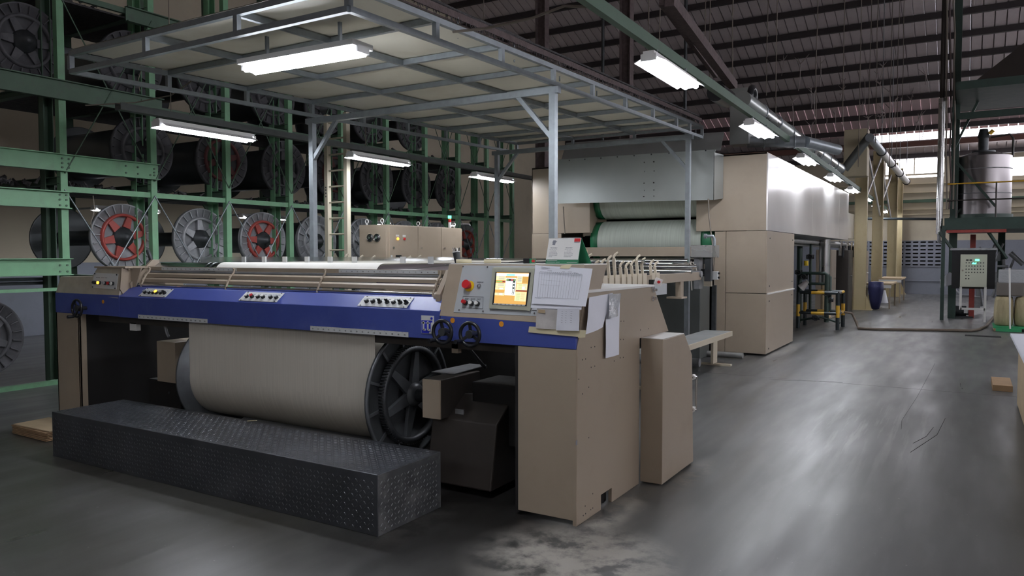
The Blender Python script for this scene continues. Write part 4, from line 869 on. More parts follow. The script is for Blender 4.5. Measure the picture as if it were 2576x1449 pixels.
# rollers
def roller(z, r, y, label=None):
    o = MB().lathe([(-5.66+DX, r), (-3.80+DX, r)], (0, y+DY, z), 64).build('roller', M['yarnwrap'], dr)
    e = MB()
    for x0, x1 in ((-5.80, -5.66), (-3.80, -3.62)): e.lathe([(x0+DX, 0), (x0+DX, r-.005), (x1+DX, r-.005), (x1+DX, 0)], (0, y+DY, z), 64)
    e.build('roller_end', M['greenroll'], o, kind='stuff')
roller(2.61, .37, 12.75); roller(1.83, .37, 12.68)
dbox('roller_beam', -6.0, -3.72, 12.02, 12.12, 1.575, 1.73, 'beige2', .004)
for x in (-5.9, -3.78): dbox('beam_bracket', x-.03, x+.03, 12.12, 12.3, 1.58, 1.72, 'beige2')
dbox('nameplate', -5.78, -5.70, 12.012, 12.02, 1.64, 1.69, 'tape', 0)
dbox('lower_shield', -6.30, -3.72, 12.35, 12.38, .05, 1.52, 'dark', 0)
# squat metal tanks and posts in the dark between headstock and dryer
tag(MB().box(-4.3, -3.5, 11.35, 11.85, 0, 1.28).build('metal_tank', M['sheetmetal'], bevel=.01), 'dull grey sheet metal tank standing behind the bench, left of the thin post', 'tank')
M['sheetdark'] = mat('dull_grey_sheet', (.13, .14, .135), .5, metal=.5, noise=.12, nscale=2); bpy.data.objects['metal_tank'].data.materials[0] = M['sheetdark']
# galvanised exhaust hood over the opening
hd = thing('exhaust_hood', 'dented galvanised sheet hood over the opening of the dryer', 'hood', (-4.9, 11.9, 2.5))
def hq(pts, t, name, m='sheetmetal'): return MB().quadbox(*[Vector(p)-Vector((-4.9, 11.9, 2.5)) for p in pts], t).build(name, M[m], hd)
hq([(-6.22, 11.88, 2.50), (-3.46, 11.88, 2.46), (-3.46, 11.88, 3.20), (-6.22, 11.88, 3.23)], (0, .01, 0), 'front_skirt')
hq([(-3.46, 11.88, 2.46), (-3.42, 12.25, 2.50), (-3.42, 12.25, 3.2), (-3.46, 11.88, 3.20)], (-.008, 0, 0), 'side_skirt')
hq([(-6.22, 11.885, 3.23), (-3.46, 11.885, 3.20), (-3.44, 11.885, 3.245), (-6.22, 11.885, 3.27)], (0, .02, 0), 'top_flange')
hq([(-6.22, 12.0, 3.27), (-3.40, 12.0, 3.24), (-3.40, 12.2, 3.56), (-6.22, 12.2, 3.60)], (0, .01, 0), 'upper_sheet')
scm = MB()
for x in np.linspace(-6.0, -3.6, 9): scm.cyl((x+4.9, -.018, .74), (x+4.9, -.008, .74), .012, 8)
scm.build('rivets', M['castdark'], hd, kind='stuff')
for x in (-4.62, -4.45):
    mk = MB()
    for z in (3.12, 2.97, 2.78, 2.66, 2.56): mk.box(x+4.9-.008+random.uniform(-.01, .01), x+4.9+.008, -.023, -.019, z-2.5-.012, z-2.5+.008)
    mk.build('rust_marks', M['brown'], hd, kind='stuff')
# wires hanging on the dryer face
for (pts, lab) in (([(1782, 500), (1783, 540), (1788, 580), (1793, 620), (1797, 700), (1797, 790)], 'thin grey wire hanging down the dryer face to the small white switch box'), ([(1417, 520), (1418, 545), (1421, 588)], 'thin brown wire hanging on the left front panel of the dryer')):
    tag(MB().tube([pY(u, v, 12.2 if u < 1500 else 11.85) for u, v in pts], .011, 6).build('wire', M['galv'] if u > 1500 else M['cord']), lab, 'wire')
sb = thing('junction_box', 'brushed steel box with small pipe at the right end of the lower roller', 'box', pY(1770, 633, 10.6))
b0 = sb.location
a, b = pY(1738, 648, 10.6), pY(1792, 616, 10.6)
MB().box(a.x-b0.x, b.x-b0.x, 0, .35, a.z-b0.z, b.z-b0.z).build('box_body', M['steel'], sb, bevel=.004)
MB().tube([pY(1776, 594, 10.7)-b0, pY(1794, 594, 10.7)-b0, pY(1797, 600, 10.7)-b0, pY(1797, 618, 10.7)-b0], .02, 10).build('elbow_pipe', M['galv'], sb)
MB().cyl(pY(1772, 594, 10.7)-b0, pY(1778, 594, 10.7)-b0, .035, 12).build('pipe_cap', M['galv'], sb)
MB().box(.0, .09, .05, .14, -.42, a.z-b0.z).build('stand', M['castdark'], sb)
# ------------------------------------------------------------------ lease rod stand
ls = thing('lease_rod_stand', 'beige rail stand with a row of hooked rod holders behind the console', 'stand', (-2.9, 6, 0))
LX = 2.9
MB().box(-.03, .03, .0, 3.35, 1.285, 1.385).build('side_rail', M['beige'], ls, bevel=.004)
MB().box(-3.6, -3.54, .0, 3.35, 1.285, 1.385).build('side_rail', M['beige'], ls, bevel=.004)
for y in (.5, 3.0):
    for x in (0, -3.57):
        if not (y > 1 and x == 0): MB().box(x-.03, x+.03, y-.04, y+.04, 0, 1.285).build('leg', M['beige'], ls)
MB().box(-.03, .03, 2.55, 2.66, 1.10, 1.285).box(-.12, .06, 2.5, 2.7, 1.09, 1.11).build('rail_bracket', M['beige'], ls)
MB().box(-.06, .06, 1.55, 2.0, 1.17, 1.285).build('gearbox_plate', M['grey'], ls)
def hook(x, y, hgt):
    mb = MB(); mb.box(x+.031 if x > -1 else x-.035, x+.040 if x > -1 else x-.031, y-.05, y+.05, 1.27, 1.41)
    mb.bar((x+.02, y, 1.30), (x, y, 1.49+hgt), .030, .014, (0, 1, 0))
    mb.tube([(x, y, 1.49+hgt), (x, y+.004, 1.51+hgt), (x+.01, y+.014, 1.53+hgt), (x+.03, y+.03, 1.545+hgt)], .0125, 8)
    mb.build('rod_holder', M['white'] if 0 else M['beigelight'], ls)
M['beigelight'] = mat('light_beige_enamel', (.56, .50, .39), .4)
for i, u in enumerate((1478, 1496, 1513, 1529, 1544, 1560, 1574, 1588, 1601, 1614, 1636, 1647)):
    y = pX(u, 655, -2.9).y; hook(.0, y-6, (.06, .0, .015, .045, .075, -.01, -.02, .0, .05, .02, .0, -.02)[i])
for i, u in enumerate((868, 905, 936, 966, 996, 1026, 1052, 1100)):
    y = pX(u, 650, -6.5).y; hook(-3.6, y-6, (.07, .05, .045, .01, .02, .04, .05, .0)[i])
for (y, z, m, r) in ((1.35, 1.53, 'chrome', .02), (2.2, 1.50, 'chrome', .018), (2.75, 1.525, 'chrome', .03), (2.9, 1.40, 'chrome', .028), (3.1, 1.45, 'chrome', .02), (3.3, 1.36, 'castgrey', .04)):
    MB().cyl((-3.6, y, z), (.05, y, z), r, 14).build('lease_rod', M[m], ls)
ctl = thing('pendant_switch', 'small white switch box on the rail behind the sloping side panel', 'switch', pY(1656, 709, 7.1)); c0 = ctl.location
MB().box(-.034, .034, -.024, .024, -.034, .034).build('box_body', M['white'], ctl, bevel=.004).rotation_euler = (0, .35, .5)
MB().cyl((.02, -.03, 0), (.02, -.045, 0), .015, 12).build('red_button', M['redbutton'], ctl); MB().box(-.09, -.045, -.02, .02, -.06, .02).build('holder', M['black'], ctl)
ctl = thing('pendant_switch', 'pale grey switch box on the beige post before the dryer corner', 'switch', pY(1796, 693, 10.9)); c0 = ctl.location
MB().box(-.07, .06, -.04, .04, -.06, .06).build('box_body', M['label'], ctl, bevel=.004); MB().box(-.35, -.07, -.01, .01, -.015, .015).build('arm', M['castdark'], ctl)
MB().cyl((.06, 0, .03), (.085, 0, .03), .016, 10).cyl((.06, 0, -.03), (.085, 0, -.03), .016, 10).build('buttons', M['black'], ctl, kind='stuff')
pt = thing('end_bracket', 'beige end bracket holding the black-sleeved chrome rod by the dryer', 'bracket', (-3.4, 10.9, 0))
a, b = pY(1770, 720, 10.9), pY(1790, 664, 10.9); MB().box(a.x+3.4, b.x+3.4, .0, .05, a.z, b.z).build('plate', M['beigelight'], pt)
MB().box(a.x+3.4+.0, b.x+3.4-.05, .41, .46, 0, a.z).build('post', M['castdark'], pt)
a, b = pY(1650, 684, 10.8), pY(1752, 684, 10.8); MB().cyl((-2.0, -.1, a.z), (b.x+3.4, -.1, b.z), .025, 14).build('rod', M['chrome'], pt)
c = pY(1785, 684, 10.8); MB().cyl((b.x+3.4, -.1, b.z), (c.x+3.4, -.1, b.z), .045, 14).build('rod_sleeve', M['black'], pt)
a, b = pY(1758, 672, 10.8), pY(1758, 700, 10.8); MB().box(a.x+3.36, a.x+3.44, -.2, -.05, b.z-.15, a.z+.15).build('clamp', M['castgrey'], pt)
# tangled waste yarn on the rods
rg = MB(); c = pY(1722, 672, 10.4)
for k in range(26):
    pts = [c+Vector((random.uniform(-.35, .18), random.uniform(-.04, .04), random.uniform(-.05, .09))) for _ in range(4)]; pts += [pts[-1]+Vector((.02, 0, -random.uniform(.05, .35)))] if k % 4 == 0 else []
    rg.tube(pts, .009, 5)
o = rg.build('waste_yarn', M['cardlight'], None); o.data.materials[0] = mat('waste_yarn_colour', (.42, .39, .35), .9); tag(o, 'tangle of grey waste yarn draped over the chrome rods', 'waste yarn'); o['kind'] = 'stuff'
# ------------------------------------------------------------------ bench beside the machine
bn = thing('bench', 'worn low bench of grey boards with a pale steel leg', 'bench', (-2.55, 9, 0))
MB().box(-.82, -.42, -.9, 2.2, .44, .475).build('board', M['bench'], bn, bevel=.004)
MB().box(-.43, -.415, -.9, 2.2, .405, .478).build('board_edge', M['beigelight'], bn, bevel=.003)
for y in (1.9, -.5):
    MB().box(-.62, -.58, y-.1, y+.1, .03, .44).build('leg', M['beigelight'], bn, bevel=.003)
    MB().box(-.85, -.35, y-.04, y+.04, .0, .03).build('foot', M['beigelight'], bn, bevel=.003)
for (x0, x1, y) in ((-3.9, -3.2, 11.4), (-3.8, -3.1, 10.7), (-3.9, -3.1, 9.9)):
    pass
tag(MB().cyl((-3.9, 11.75, .05), (-2.95, 11.75, .05), .045, 12).build('floor_pipe', M['lavender']), 'dusty floor pipe lying along the foot of the dryer front', 'pipe')
tag(MB().cyl((-4.3, 10.55, .07), (-3.25, 10.55, .07), .06, 12).build('floor_pipe', M['castgrey']), 'dull grey pipe lying on the floor under the bench', 'pipe')
# ------------------------------------------------------------------ electrical cabinet
eb = thing('electrical_cabinet', 'beige electrical cabinet with three doors and two round side fans', 'cabinet', (-8.0, 9.38, 0))
MB().box(-.575, -.01, 0, 2.11, 0, 2.09).build('cabinet_body', M['beige'], eb, bevel=.004)
yd = [0.06, .80, 1.46, 2.10]
for i in range(3):
    d = MB().box(-.01, .012, yd[i]+.006, yd[i+1]-.006, .08, 2.075).build('door', M['beige'], eb, bevel=.003)
    MB().cyl((.012, yd[i]+.09, 1.72), (.028, yd[i]+.09, 1.72), .018, 12).build('door_lock', M['chrome'], d)
    if i == 0:
        for yy_, mm in ((.26, 'amber'), (.43, 'redbutton')):
            MB().cyl((.012, yy_, 1.865), (.03, yy_, 1.865), .021, 12).build('indicator', M[mm], d); MB().box(.012, .014, yy_-.04, yy_+.04, 1.90, 1.93).build('caption_plate', M['label'], d)
        MB().box(.012, .02, .21, .35, 1.50, 1.60).build('meter', M['black'], d)
    if i == 2: MB().box(.012, .014, .09, .13, 1.45, 1.60).build('caption_strip', M['label'], d)
for x in (-.34, -.19):
    f_ = MB().cyl((x, -.012, 1.88), (x, 0, 1.88), .066, 20).build('fan', M['black'], eb)
    MB().torus((x, -.016, 1.88), (0, 1, 0), .062, .004, 20, 6).torus((x, -.016, 1.88), (0, 1, 0), .04, .003, 20, 6).cyl((x, -.03, 1.88), (x, -.012, 1.88), .02, 12).build('fan_guard', M['chrome'], f_, kind='stuff')
for (x, y) in ((-.5, .1), (-.12, .04), (-.3, 1.2), (-.1, 2.0)):
    MB().torus((x, y, 2.15), (0, 1, 0), .032, .009, 16, 6).cyl((x, y, 2.09), (x, y, 2.12), .012, 8).build('lifting_eye', M['white'], eb)
sg = thing('signal_tower', 'small signal tower glowing green over amber on the cabinet', 'signal light', (-8.06, 11.19, 2.09))
MB().cyl((0, 0, 0), (0, 0, .10), .028, 14).build('base', M['white'], sg); MB().cyl((0, 0, .10), (0, 0, .15), .028, 14).build('red_lens', M['redbutton'], sg)
MB().cyl((0, 0, .15), (0, 0, .17), .028, 14).build('amber_lens', M['yellowplastic'], sg); MB().cyl((0, 0, .17), (0, 0, .22), .03, 14).build('green_lens', M['greenlamp'], sg)
# ladder
ld = thing('ladder', 'tall beige fixed ladder standing before the creel', 'ladder', (-8.3, 8.6, 0))
M['ladder'] = mat('pale_beige_ladder', (.50, .46, .35), .5, noise=.06, nscale=3)
MB().box(-.235, -.165, -.04, .04, 0, 3.75).build('side_rail', M['ladder'], ld, bevel=.004); MB().box(.165, .235, -.04, .04, 0, 3.75).build('side_rail', M['ladder'], ld, bevel=.004)
for k in range(15): MB().cyl((-.17, .0, .22+k*.243), (.17, .0, .22+k*.243), .014, 8).build('rung', M['ladder'], ld)
mk = MB()
for k, z in enumerate((2.64, 2.60, 2.55, 2.50)): mk.box(-.21, -.19, -.042, -.04, z-.012, z+.012)
mk.build('stencilled_marks', M['inkdark'], ld, kind='stuff')
# ------------------------------------------------------------------ things on the console
def tape(u, v, r, lab):
    p = pY(u, v, 4.20); p.z = 1.5455; p.y = 4.18; p.x = pY(u, v, 4.18).x
    t = MB().lathe([(0, r*.6), (0, r), (.026, r), (.026, r*.6), (0, r*.6)], n=32).build('tape_roll', M['tape']); t.rotation_euler = (0, -math.pi/2, 0); t.location = p; return tag(t, lab, 'tape roll', 'rolls of masking tape on the console')
tape(1167, 662, .052, 'masking tape roll on the console by the pen holder'); tape(1239, 662, .056, 'masking tape roll on the console above the touch screen')
ph = thing('pen_holder', 'dark metal cup of pens standing behind a masking tape roll', 'pen cup', pY(1152, 655, 4.36)); ph.location.z = 1.5455
MB().cyl((0, 0, 0), (-.015, 0, .075), .022, 14, .026).build('cup', M['castdark'], ph)
MB().torus((-.015, 0, .075), (-.2, 0, 1), .025, .004, 16, 6).build('cup_rim', M['label'], ph)
for k in range(4): MB().cyl((-.01+k*.006, 0, .02), (-.045+k*.012, .01*k, .105), .004, 6).build('pen', M['black'] if k % 2 else M['chrome'], ph)
tm = thing('tape_measure', 'small black tool with green and red end lying on console', 'tool', pY(1335, 661, 4.22)); tm.location.z = 1.5455
MB().box(-.045, .0, -.02, .02, 0, .032).build('body', M['black'], tm, bevel=.003); MB().box(0, .03, -.018, .018, 0, .03).build('green_end', mat('tool_green', (.01, .2, .08), .4), tm, bevel=.003); MB().box(.018, .031, -.019, .0, .008, .024).build('red_patch', M['redbutton'], tm)
MB().cyl((-.045, 0, .014), (-.16, -.005, .004), .003, 6).build('cable', M['black'], tm)
# person hinted behind? none. desk calendar
cal = thing('desk_calendar', 'white desk calendar with green stand on the console corner', 'calendar', pY(1425, 668, 4.25)); cl = cal.location
A, B, C3, D = pY(1372, 667, 4.20), pY(1454, 667, 4.20), pY(1470, 597, 4.28), pY(1384, 596, 4.28)
cal.location = (A+B)/2; cl = cal.location.copy()
def cq(pts, t, name, m, par=None): return MB().quadbox(*[p-cl for p in pts], t).build(name, M[m], par or cal)
M['calgreen'] = mat('calendar_green', (.015, .17, .075), .5)
A.z = B.z = 1.5455; 
W_ = B-A; U_ = (D-A); U_.z = 1.684-1.5455; U_ = Vector((.0, .05, .158))
def cp(a, b, o=0.): return A+W_*a+U_*b+Vector((0, -o, o*.2))
cq([cp(0, 0), cp(1, 0), cp(1.0, 1), cp(0, 1)], (0, .002, 0), 'stand_front', 'calgreen')
cq([cp(0, 1), cp(1, 1), cp(1.0, 1)+Vector((.04, .06, -.158)), cp(0, 1)+Vector((.04, .06, -.158))], (0, .002, 0), 'stand_back', 'calgreen')
pg = cq([cp(.005, .155, .003), cp(.99, .155, .003), cp(.995, 1.0, .003), cp(.005, 1.0, .003)], (0, .0015, 0), 'calendar_page', 'white')
bd = MB(); bd.tube([cp(.03, 1.01, .0)-cl, cp(.97, 1.01, .0)-cl], .0008, 4)
for k in range(28): bd.torus(cp(.03+k*.0348, 1.01, 0)-cl, (1, 0, 0), .0035, .0007, 8, 4)
bd.build('wire_binding', M['chrome'], cal, kind='stuff')
def calt(s_, size, a, b, m='ink', al='LEFT'):
    return text('calendar_print', s_, size, cp(a, b, .005), W_, U_, M[m], cal, al)
calt('November', .011, .10, .62); calt('December', .011, .57, .62)
days = 'M  T  W  T  F  S  S'
for i, (ln, l2) in enumerate(((days, days), ('  1  2  3  4  5  6', '        1  2  3  4'), ('7  8  9 10 11 12 13', '5  6  7  8  9 10 11'), ('14 15 16 17 18 19 20', '12 13 14 15 16 17 18'), ('21 22 23 24 25 26 27', '19 20 21 22 23 24 25'), ('28 29 30', '26 27 28 29 30 31'))):
    calt(ln, .0068, .08, .555-i*.058); calt(l2, .0068, .55, .555-i*.058)
mb = MB(); mb.quadbox(cp(.80, .86, .0045)-cl, cp(.98, .86, .0045)-cl, cp(.98, .985, .0045)-cl, cp(.80, .985, .0045)-cl, (0, .0008, 0)); mb.build('red_square', M['redbutton'], cal)
calt('', .005, .8, .8) if 0 else None
mb = MB(); mb.quadbox(cp(.14, .74, .0045)-cl, cp(.22, .73, .0045)-cl, cp(.24, .91, .0045)-cl, cp(.15, .92, .0045)-cl, (0, .0008, 0)); mb.quadbox(cp(.13, .83, .0045)-cl, cp(.27, .85, .0045)-cl, cp(.27, .88, .0045)-cl, cp(.13, .87, .0045)-cl, (0, .0008, 0)); mb.build('machine_picture', M['ink'], cal)
mb = MB()
for (a0, a1, b) in ((.81, .97, .835), (.80, .97, .815)): mb.quadbox(cp(a0, b, .0045)-cl, cp(a1, b, .0045)-cl, cp(a1, b+.008, .0045)-cl, cp(a0, b+.008, .0045)-cl, (0, .0008, 0))
mb.build('small_print', M['ink'], cal, kind='stuff')
mb = MB()
for (a0, a1, b, h) in ((.04, .36, .105, .018), (.04, .30, .05, .012), (.32, .44, .05, .012), (.66, .97, .045, .012)): mb.quadbox(cp(a0, b, .003)-cl, cp(a1, b, .003)-cl, cp(a1, b+h, .003)-cl, cp(a0, b+h, .003)-cl, (0, .0008, 0))
mb.build('footer_lettering', M['white'], cal, kind='stuff')
# ------------------------------------------------------------------ papers taped to the console and side
def paper(name, px, fn, label, m='paper', cat='paper', curl=.0, n=8):
    P = [fn(u, v) for u, v in px]                          # corners: bl, br, tr, tl in the picture, on a real surface
    o_ = (P[0]+P[1]+P[2]+P[3])/4; vs = []
    nr = (P[1]-P[0]).cross(P[3]-P[0]).normalized()
    if nr.y > 0: nr = -nr
    for i in range(n+1):
        for j in range(n+1):
            a, b = i/n, j/n; p = P[0]*(1-a)*(1-b)+P[1]*a*(1-b)+P[2]*a*b+P[3]*(1-a)*b
            w = curl*((1-b)**2*math.sin(a*3.3+.4)+.35*math.sin(b*5+a*3)); vs.append(p+nr*w-o_)
    m_ = len(vs); vs += [p-nr*.0006 for p in vs]
    fs = [(i*(n+1)+j, (i+1)*(n+1)+j, (i+1)*(n+1)+j+1, i*(n+1)+j+1) for i in range(n) for j in range(n)]
    o = MB().add(vs, fs+[tuple(q_+m_ for q_ in reversed(f_)) for f_ in fs], True).build(name, M[m]); o.location = o_
    tag(o, label, cat)
    return o, P, nr, o_
fc = lambda off: (lambda u, v: cface(u, v, off))
def fcx(off):
    def f(u, v):
        p = cface(u, v, off)
        return p
    return f
o, P, nr, o_ = paper('paper_sheet', [(1335, 775), (1462, 779), (1480, 688), (1349, 676)], fc(.014), 'large white form sheet under the top form, its corner peeking out', curl=.002)
o, P, nr, o_ = paper('paper_sheet', [(1338, 764), (1473, 771), (1491, 676), (1346, 667)], fc(.024), 'large printed white form taped on the console right of the touch screen', curl=.003)
pr = MB()
def pp_(a, b, off=.0): return P[0]*(1-a)*(1-b)+P[1]*a*(1-b)+P[2]*a*b+P[3]*(1-a)*b+nr*(.0055+off)-o_
def pline(a0, b0, a1, b1, w=.0009): pr.bar(pp_(a0, b0), pp_(a1, b1), w, .0008, nr)
for k in range(17): pline(.10+k*.047, .17, .10+k*.047, .82, .0006 if k % 4 else .0011)
for b in (.82, .79, .17): pline(.10, b, .852, b, .0009)
for k in range(20): pline(.115+k*.037, .835, .135+k*.037, .835, .002)
pline(.12, .955, .28, .94, .0024); pline(.12, .93, .25, .92, .0016); pline(.24, .875, .32, .872, .002); pline(.50, .865, .55, .865, .002); pline(.60, .87, .67, .87, .0022); pline(.70, .855, .78, .85, .002); pline(.06, .155, .17, .145, .0016)
for b in (.62, .5): pline(.14, b, .5, b-.01, .0005)
pr.build('printed_table', M['ink'], o, kind='stuff')
x = paper('masking_tape_piece', [(1408, 675), (1432, 676), (1440, 664), (1412, 668)], fc(.029), 'pale masking tape holding the printed form to the console', 'tape', 'tape')
def fb(off): return lambda u, v: pY(u, v, YF-off)
paper('paper_sheet', [(1338, 779), (1448, 786), (1462, 770), (1337, 762)], fc(.010), 'white sheet edge showing below the printed form', curl=.002)
o, P, nr, o_ = paper('paper_sheet', [(1348, 826), (1400, 829), (1404, 779), (1350, 776)], fb(.012), 'brownish worn note sheet stuck over the blue panel', 'paperold', curl=.004)
pr = MB(); pr.quadbox(*[P[0]*(1-a)*(1-b)+P[1]*a*(1-b)+P[2]*a*b+P[3]*(1-a)*b+nr*.005-o_ for a, b in ((.1, .80), (.42, .80), (.42, .95), (.1, .95))], -nr*.0005); pr.build('brown_tape', M['cardlight'], o)
o, P, nr, o_ = paper('paper_sheet', [(1399, 831), (1456, 833), (1458, 776), (1402, 776)], fb(.018), 'white list with rows of handwriting hanging right of the worn note', curl=.004)
pr = MB()
for r_ in range(6):
    for (a, w) in ((.22, .06), (.40, .05), (.62, .08)): pr.bar(pp_(a, .88-r_*.10), pp_(a+w, .87-r_*.10), .0016, .0008, nr)
pr.build('handwriting', M['ink'], o, kind='stuff')
o = paper('masking_tape_piece', [(1329, 836), (1472, 849), (1474, 831), (1331, 821)], fb(.008), 'long strip of yellowed masking tape across the blue panel', 'tape', 'tape', curl=.0015)
o = paper('masking_tape_piece', [(1454, 850), (1470, 849), (1471, 834), (1455, 834)], lambda u, v: pX(u, v, -1.943), 'short piece of masking tape folded round the panel edge', 'tape', 'tape')
fs_ = lambda off: (lambda u, v: pX(u, v, -1.95+off))
paper('paper_sheet', [(1472, 841), (1518, 823), (1541, 737), (1484, 748)], fs_(.035), 'bare white sheet taped askew on the side panel', curl=.008)
o, P, nr, o_ = paper('plastic_sleeve', [(1523, 901), (1558, 892), (1559, 750), (1524, 745)], fs_(.018), 'narrow white card in a crumpled clear plastic sleeve hanging on the side panel', curl=.004)
paper('plastic_film', [(1529, 800), (1557, 795), (1561, 738), (1534, 740)], fs_(.05), 'shiny crumpled clear plastic bag tucked above the narrow card', 'clear', 'plastic bag', curl=.012, n=14)
# ------------------------------------------------------------------ ducts and pipes above the aisle
dc = thing('square_duct', 'pale vertical sheet metal duct above the dryer corner', 'duct', (-3.27, 12.6, 3.4))
a, b = pY(1828, 362, 12.6), pY(1871, 220, 12.6)
MB().box(-.15, .16, 0, .3, 0, b.z-3.4).build('duct_shaft', M['sheetmetal'], dc, bevel=.004)
MB().cyl((.1, .15, .05), (.95, .4, .02), .09, 18).build('side_pipe', M['galv'], dc)
MB().cyl((.95, .4, .02), (1.3, 1.4, -.02), .09, 18).build('side_pipe', M['galv'], dc)
MB().torus((.35, .22, .04), (1, .3, 0), .10, .012, 18, 6).torus((.8, .35, .02), (1, .3, 0), .10, .012, 18, 6).build('pipe_band', M['galv'], dc)
pp = thing('round_duct', 'long silvery round duct hung above the row of aisle lamps', 'duct', (-2.5, 10, 3.7))
a = pX(1868, 250, -2.75); b = pX(2112, 425, -2.75)
seg = 9
for k in range(seg):
    p, q = a.lerp(b, k/seg), a.lerp(b, (k+1)/seg); l_ = Vector((-2.5, 10, 3.7)); MB().cyl(p-l_, q-l_, .115, 20).build('duct_section', M['steel'] if k % 2 else M['sheetmetal'], pp)
    MB().torus(q-l_, q-p, .118, .012, 20, 6).build('duct_seam', M['galv'], pp)
c = pX(1893, 248, -2.75); MB().torus(c-l_+Vector((0, 0, .02)), (1, 0, 0), .13, .05, 20, 8).build('flexible_elbow', M['black'], pp)
c = pX(1815, 240, -2.8); MB().cyl(c-l_-Vector((0, .25, 0)), c-l_+Vector((0, .25, 0)), .12, 14).build('black_fan', M['black'], pp)
# beige box duct with diagonal dark duct, and the white pipe with hangers
bd_ = thing('box_duct', 'beige box duct with a dark sloping round duct beside the steel columns', 'duct', (-2.9, 22.5, 4))
l_ = Vector((-2.9, 22.5, 4))
a, b = pY(2121, 445, 22.5), pY(2183, 322, 22.5); MB().box(a.x+2.9, b.x+2.9, 0, .5, a.z-4, b.z-4).build('duct_box', M['cream'], bd_, bevel=.02)
a, b = pY(2124, 426, 22.0), pY(2190, 340, 22.0); MB().cyl(a-l_, b-l_, .11, 16).build('sloping_duct', M['sheetdark'], bd_)
wp = thing('white_pipe', 'white insulated pipe on hangers running to the far wall', 'pipe', (-2.3, 25, 4.7)); l_ = Vector((-2.3, 25, 4.7))
a, b = pX(2188, 346, -2.25), pX(2281, 455, -2.35)
a, b = pY(2188, 346, 21.8), pY(2281, 457, 33)
for k in range(4):
    p, q = a.lerp(b, k/4), a.lerp(b, (k+.96)/4); MB().cyl(p-l_, q-l_, .11, 16).build('pipe_section', M['white'] if k else M['galv'], wp); MB().torus(q-l_, q-p, .12, .02, 16, 6).build('pipe_clamp', M['castdark'], wp)
    MB().cyl(q-l_, (q.x+2.3, q.y-25, roofz(q.y)-4.9), .012, 6).build('hanger_rod', M['castgrey'], wp)
# horizontal pipe along the far wall region
tag(MB().cyl(pY(2120, 550, 30), pY(2362, 551, 30), .045, 10).build('wall_pipe', M['pipedark']), 'dark horizontal pipe crossing before the far cream wall', 'pipe')
# steel columns
def column(y, x, label, w=.31, flare=True):
    t = thing('steel_column', label, 'column', (x, y, 0)); hh = 5.05
    mb = MB(); mb.box(-w/2, w/2, -.012, .012, 0, hh)
    mb.build('column_web', M['yellowcol'], t)
    MB().box(-w/2-.008, -w/2+.008, -.09, .09, 0, hh).build('flange', M['yellowcol'], t); MB().box(w/2-.008, w/2+.008, -.09, .09, 0, hh).build('flange', M['yellowcol'], t)
    MB().box(-w/2, w/2, -.014, .014, 1.12, 1.15).box(-w/2, w/2, -.09, .09, 3.4, 3.42).build('stiffener', M['yellowcol'], t)
    if flare:
        for s in (-1, 1): MB().prism([(s*w/2, .02), (s*(w/2+.17), .02), (s*(w/2+.10), .22), (s*w/2, .45)], -.01, .01, 'Y').build('base_gusset', M['yellowcol'], t)
    MB().box(-w/2-.18, w/2+.18, -.16, .16, 0, .02).build('base_plate', M['yellowcol'], t)
column(24.0, -2.71, 'nearest cream yellow steel column with flared foot beside the aisle')
column(28.15, -2.67, 'second cream yellow steel column along the aisle, plastic at its foot')
column(32.1, -2.54, 'third cream yellow steel column along the aisle'); column(34.3, -2.62+.12, 'farthest cream yellow steel column, close to the far wall', .28)
tag(MB().cyl((-2.42, 27.9, 0), (-2.42, 27.9, .42), .14, 8, .05).build('plastic_wrap', M['paper']), 'crumpled translucent plastic at the foot of the second column', 'plastic')
tr = thing('column_bracing', 'white lattice bracing between the cream steel columns', 'bracing', (-2.6, 26, 4)); 
for (y0_, z0_, y1_, z1_) in ((24, 4.7, 28.1, 2.9), (28.1, 4.7, 32.1, 3.0), (24, 3.2, 28.1, 4.8), (28.1, 3.2, 32.1, 4.6), (24, 4.9, 32, 4.9)):
    MB().cyl((0, y0_-26, z0_-4), (0, y1_-26, z1_-4), .03, 8).build('brace', M['white'], tr)
# dark columns rising beyond the canopy
def hcol(u, y, w, label):
    p = pY(u, 120, y); t = thing('steel_column', label, 'column', (p.x, y, 0))
    h = roofz(y)-.2
    MB().box(-w/2, w/2, -.01, .01, 0, h).build('column_web', M['purple'], t)
    for s in (-1, 1): MB().box(s*w/2-.012, s*w/2+.012, -.1, .1, 0, h).build('flange', M['purple'], t)
hcol(1364, 15.2, .22, 'dusty red-brown column rising behind the canopy, left of the pair'); hcol(1576, 15.2, .22, 'dusty red-brown column rising behind the canopy, right of the pair')
for u, y in ((1516, 14.8), (1723, 14.8)):
    p = pY(u, 300, y); tag(MB().cyl((p.x, y, 3.25), (p.x, y, roofz(y)-.2), .035, 8).build('hanger_post', M['castdark']), {1516: 'thin dark hanger post between the two dusty columns', 1723: 'thin dark hanger post above the dryer, right of both dusty columns'}[u], 'post')
# dusty red truss members sloping above the lamps
for (pts, r_, lab) in ((((1684, 0), (1846, 218)), .075, 'dusty reddish beam sloping down above the second aisle lamp'), (((1664, 5), (1800, 190)), .04, 'thin dark beam beside the dusty reddish sloping beam')):
    a, b = pX(*pts[0], -2.9), pX(*pts[1], -2.9); a, b = pY(*pts[0], 9), pY(*pts[1], 13.0)
    tag(MB().bar(a, b, r_*1.6, r_*2).build('sloping_beam', M['purple']), lab, 'beam')
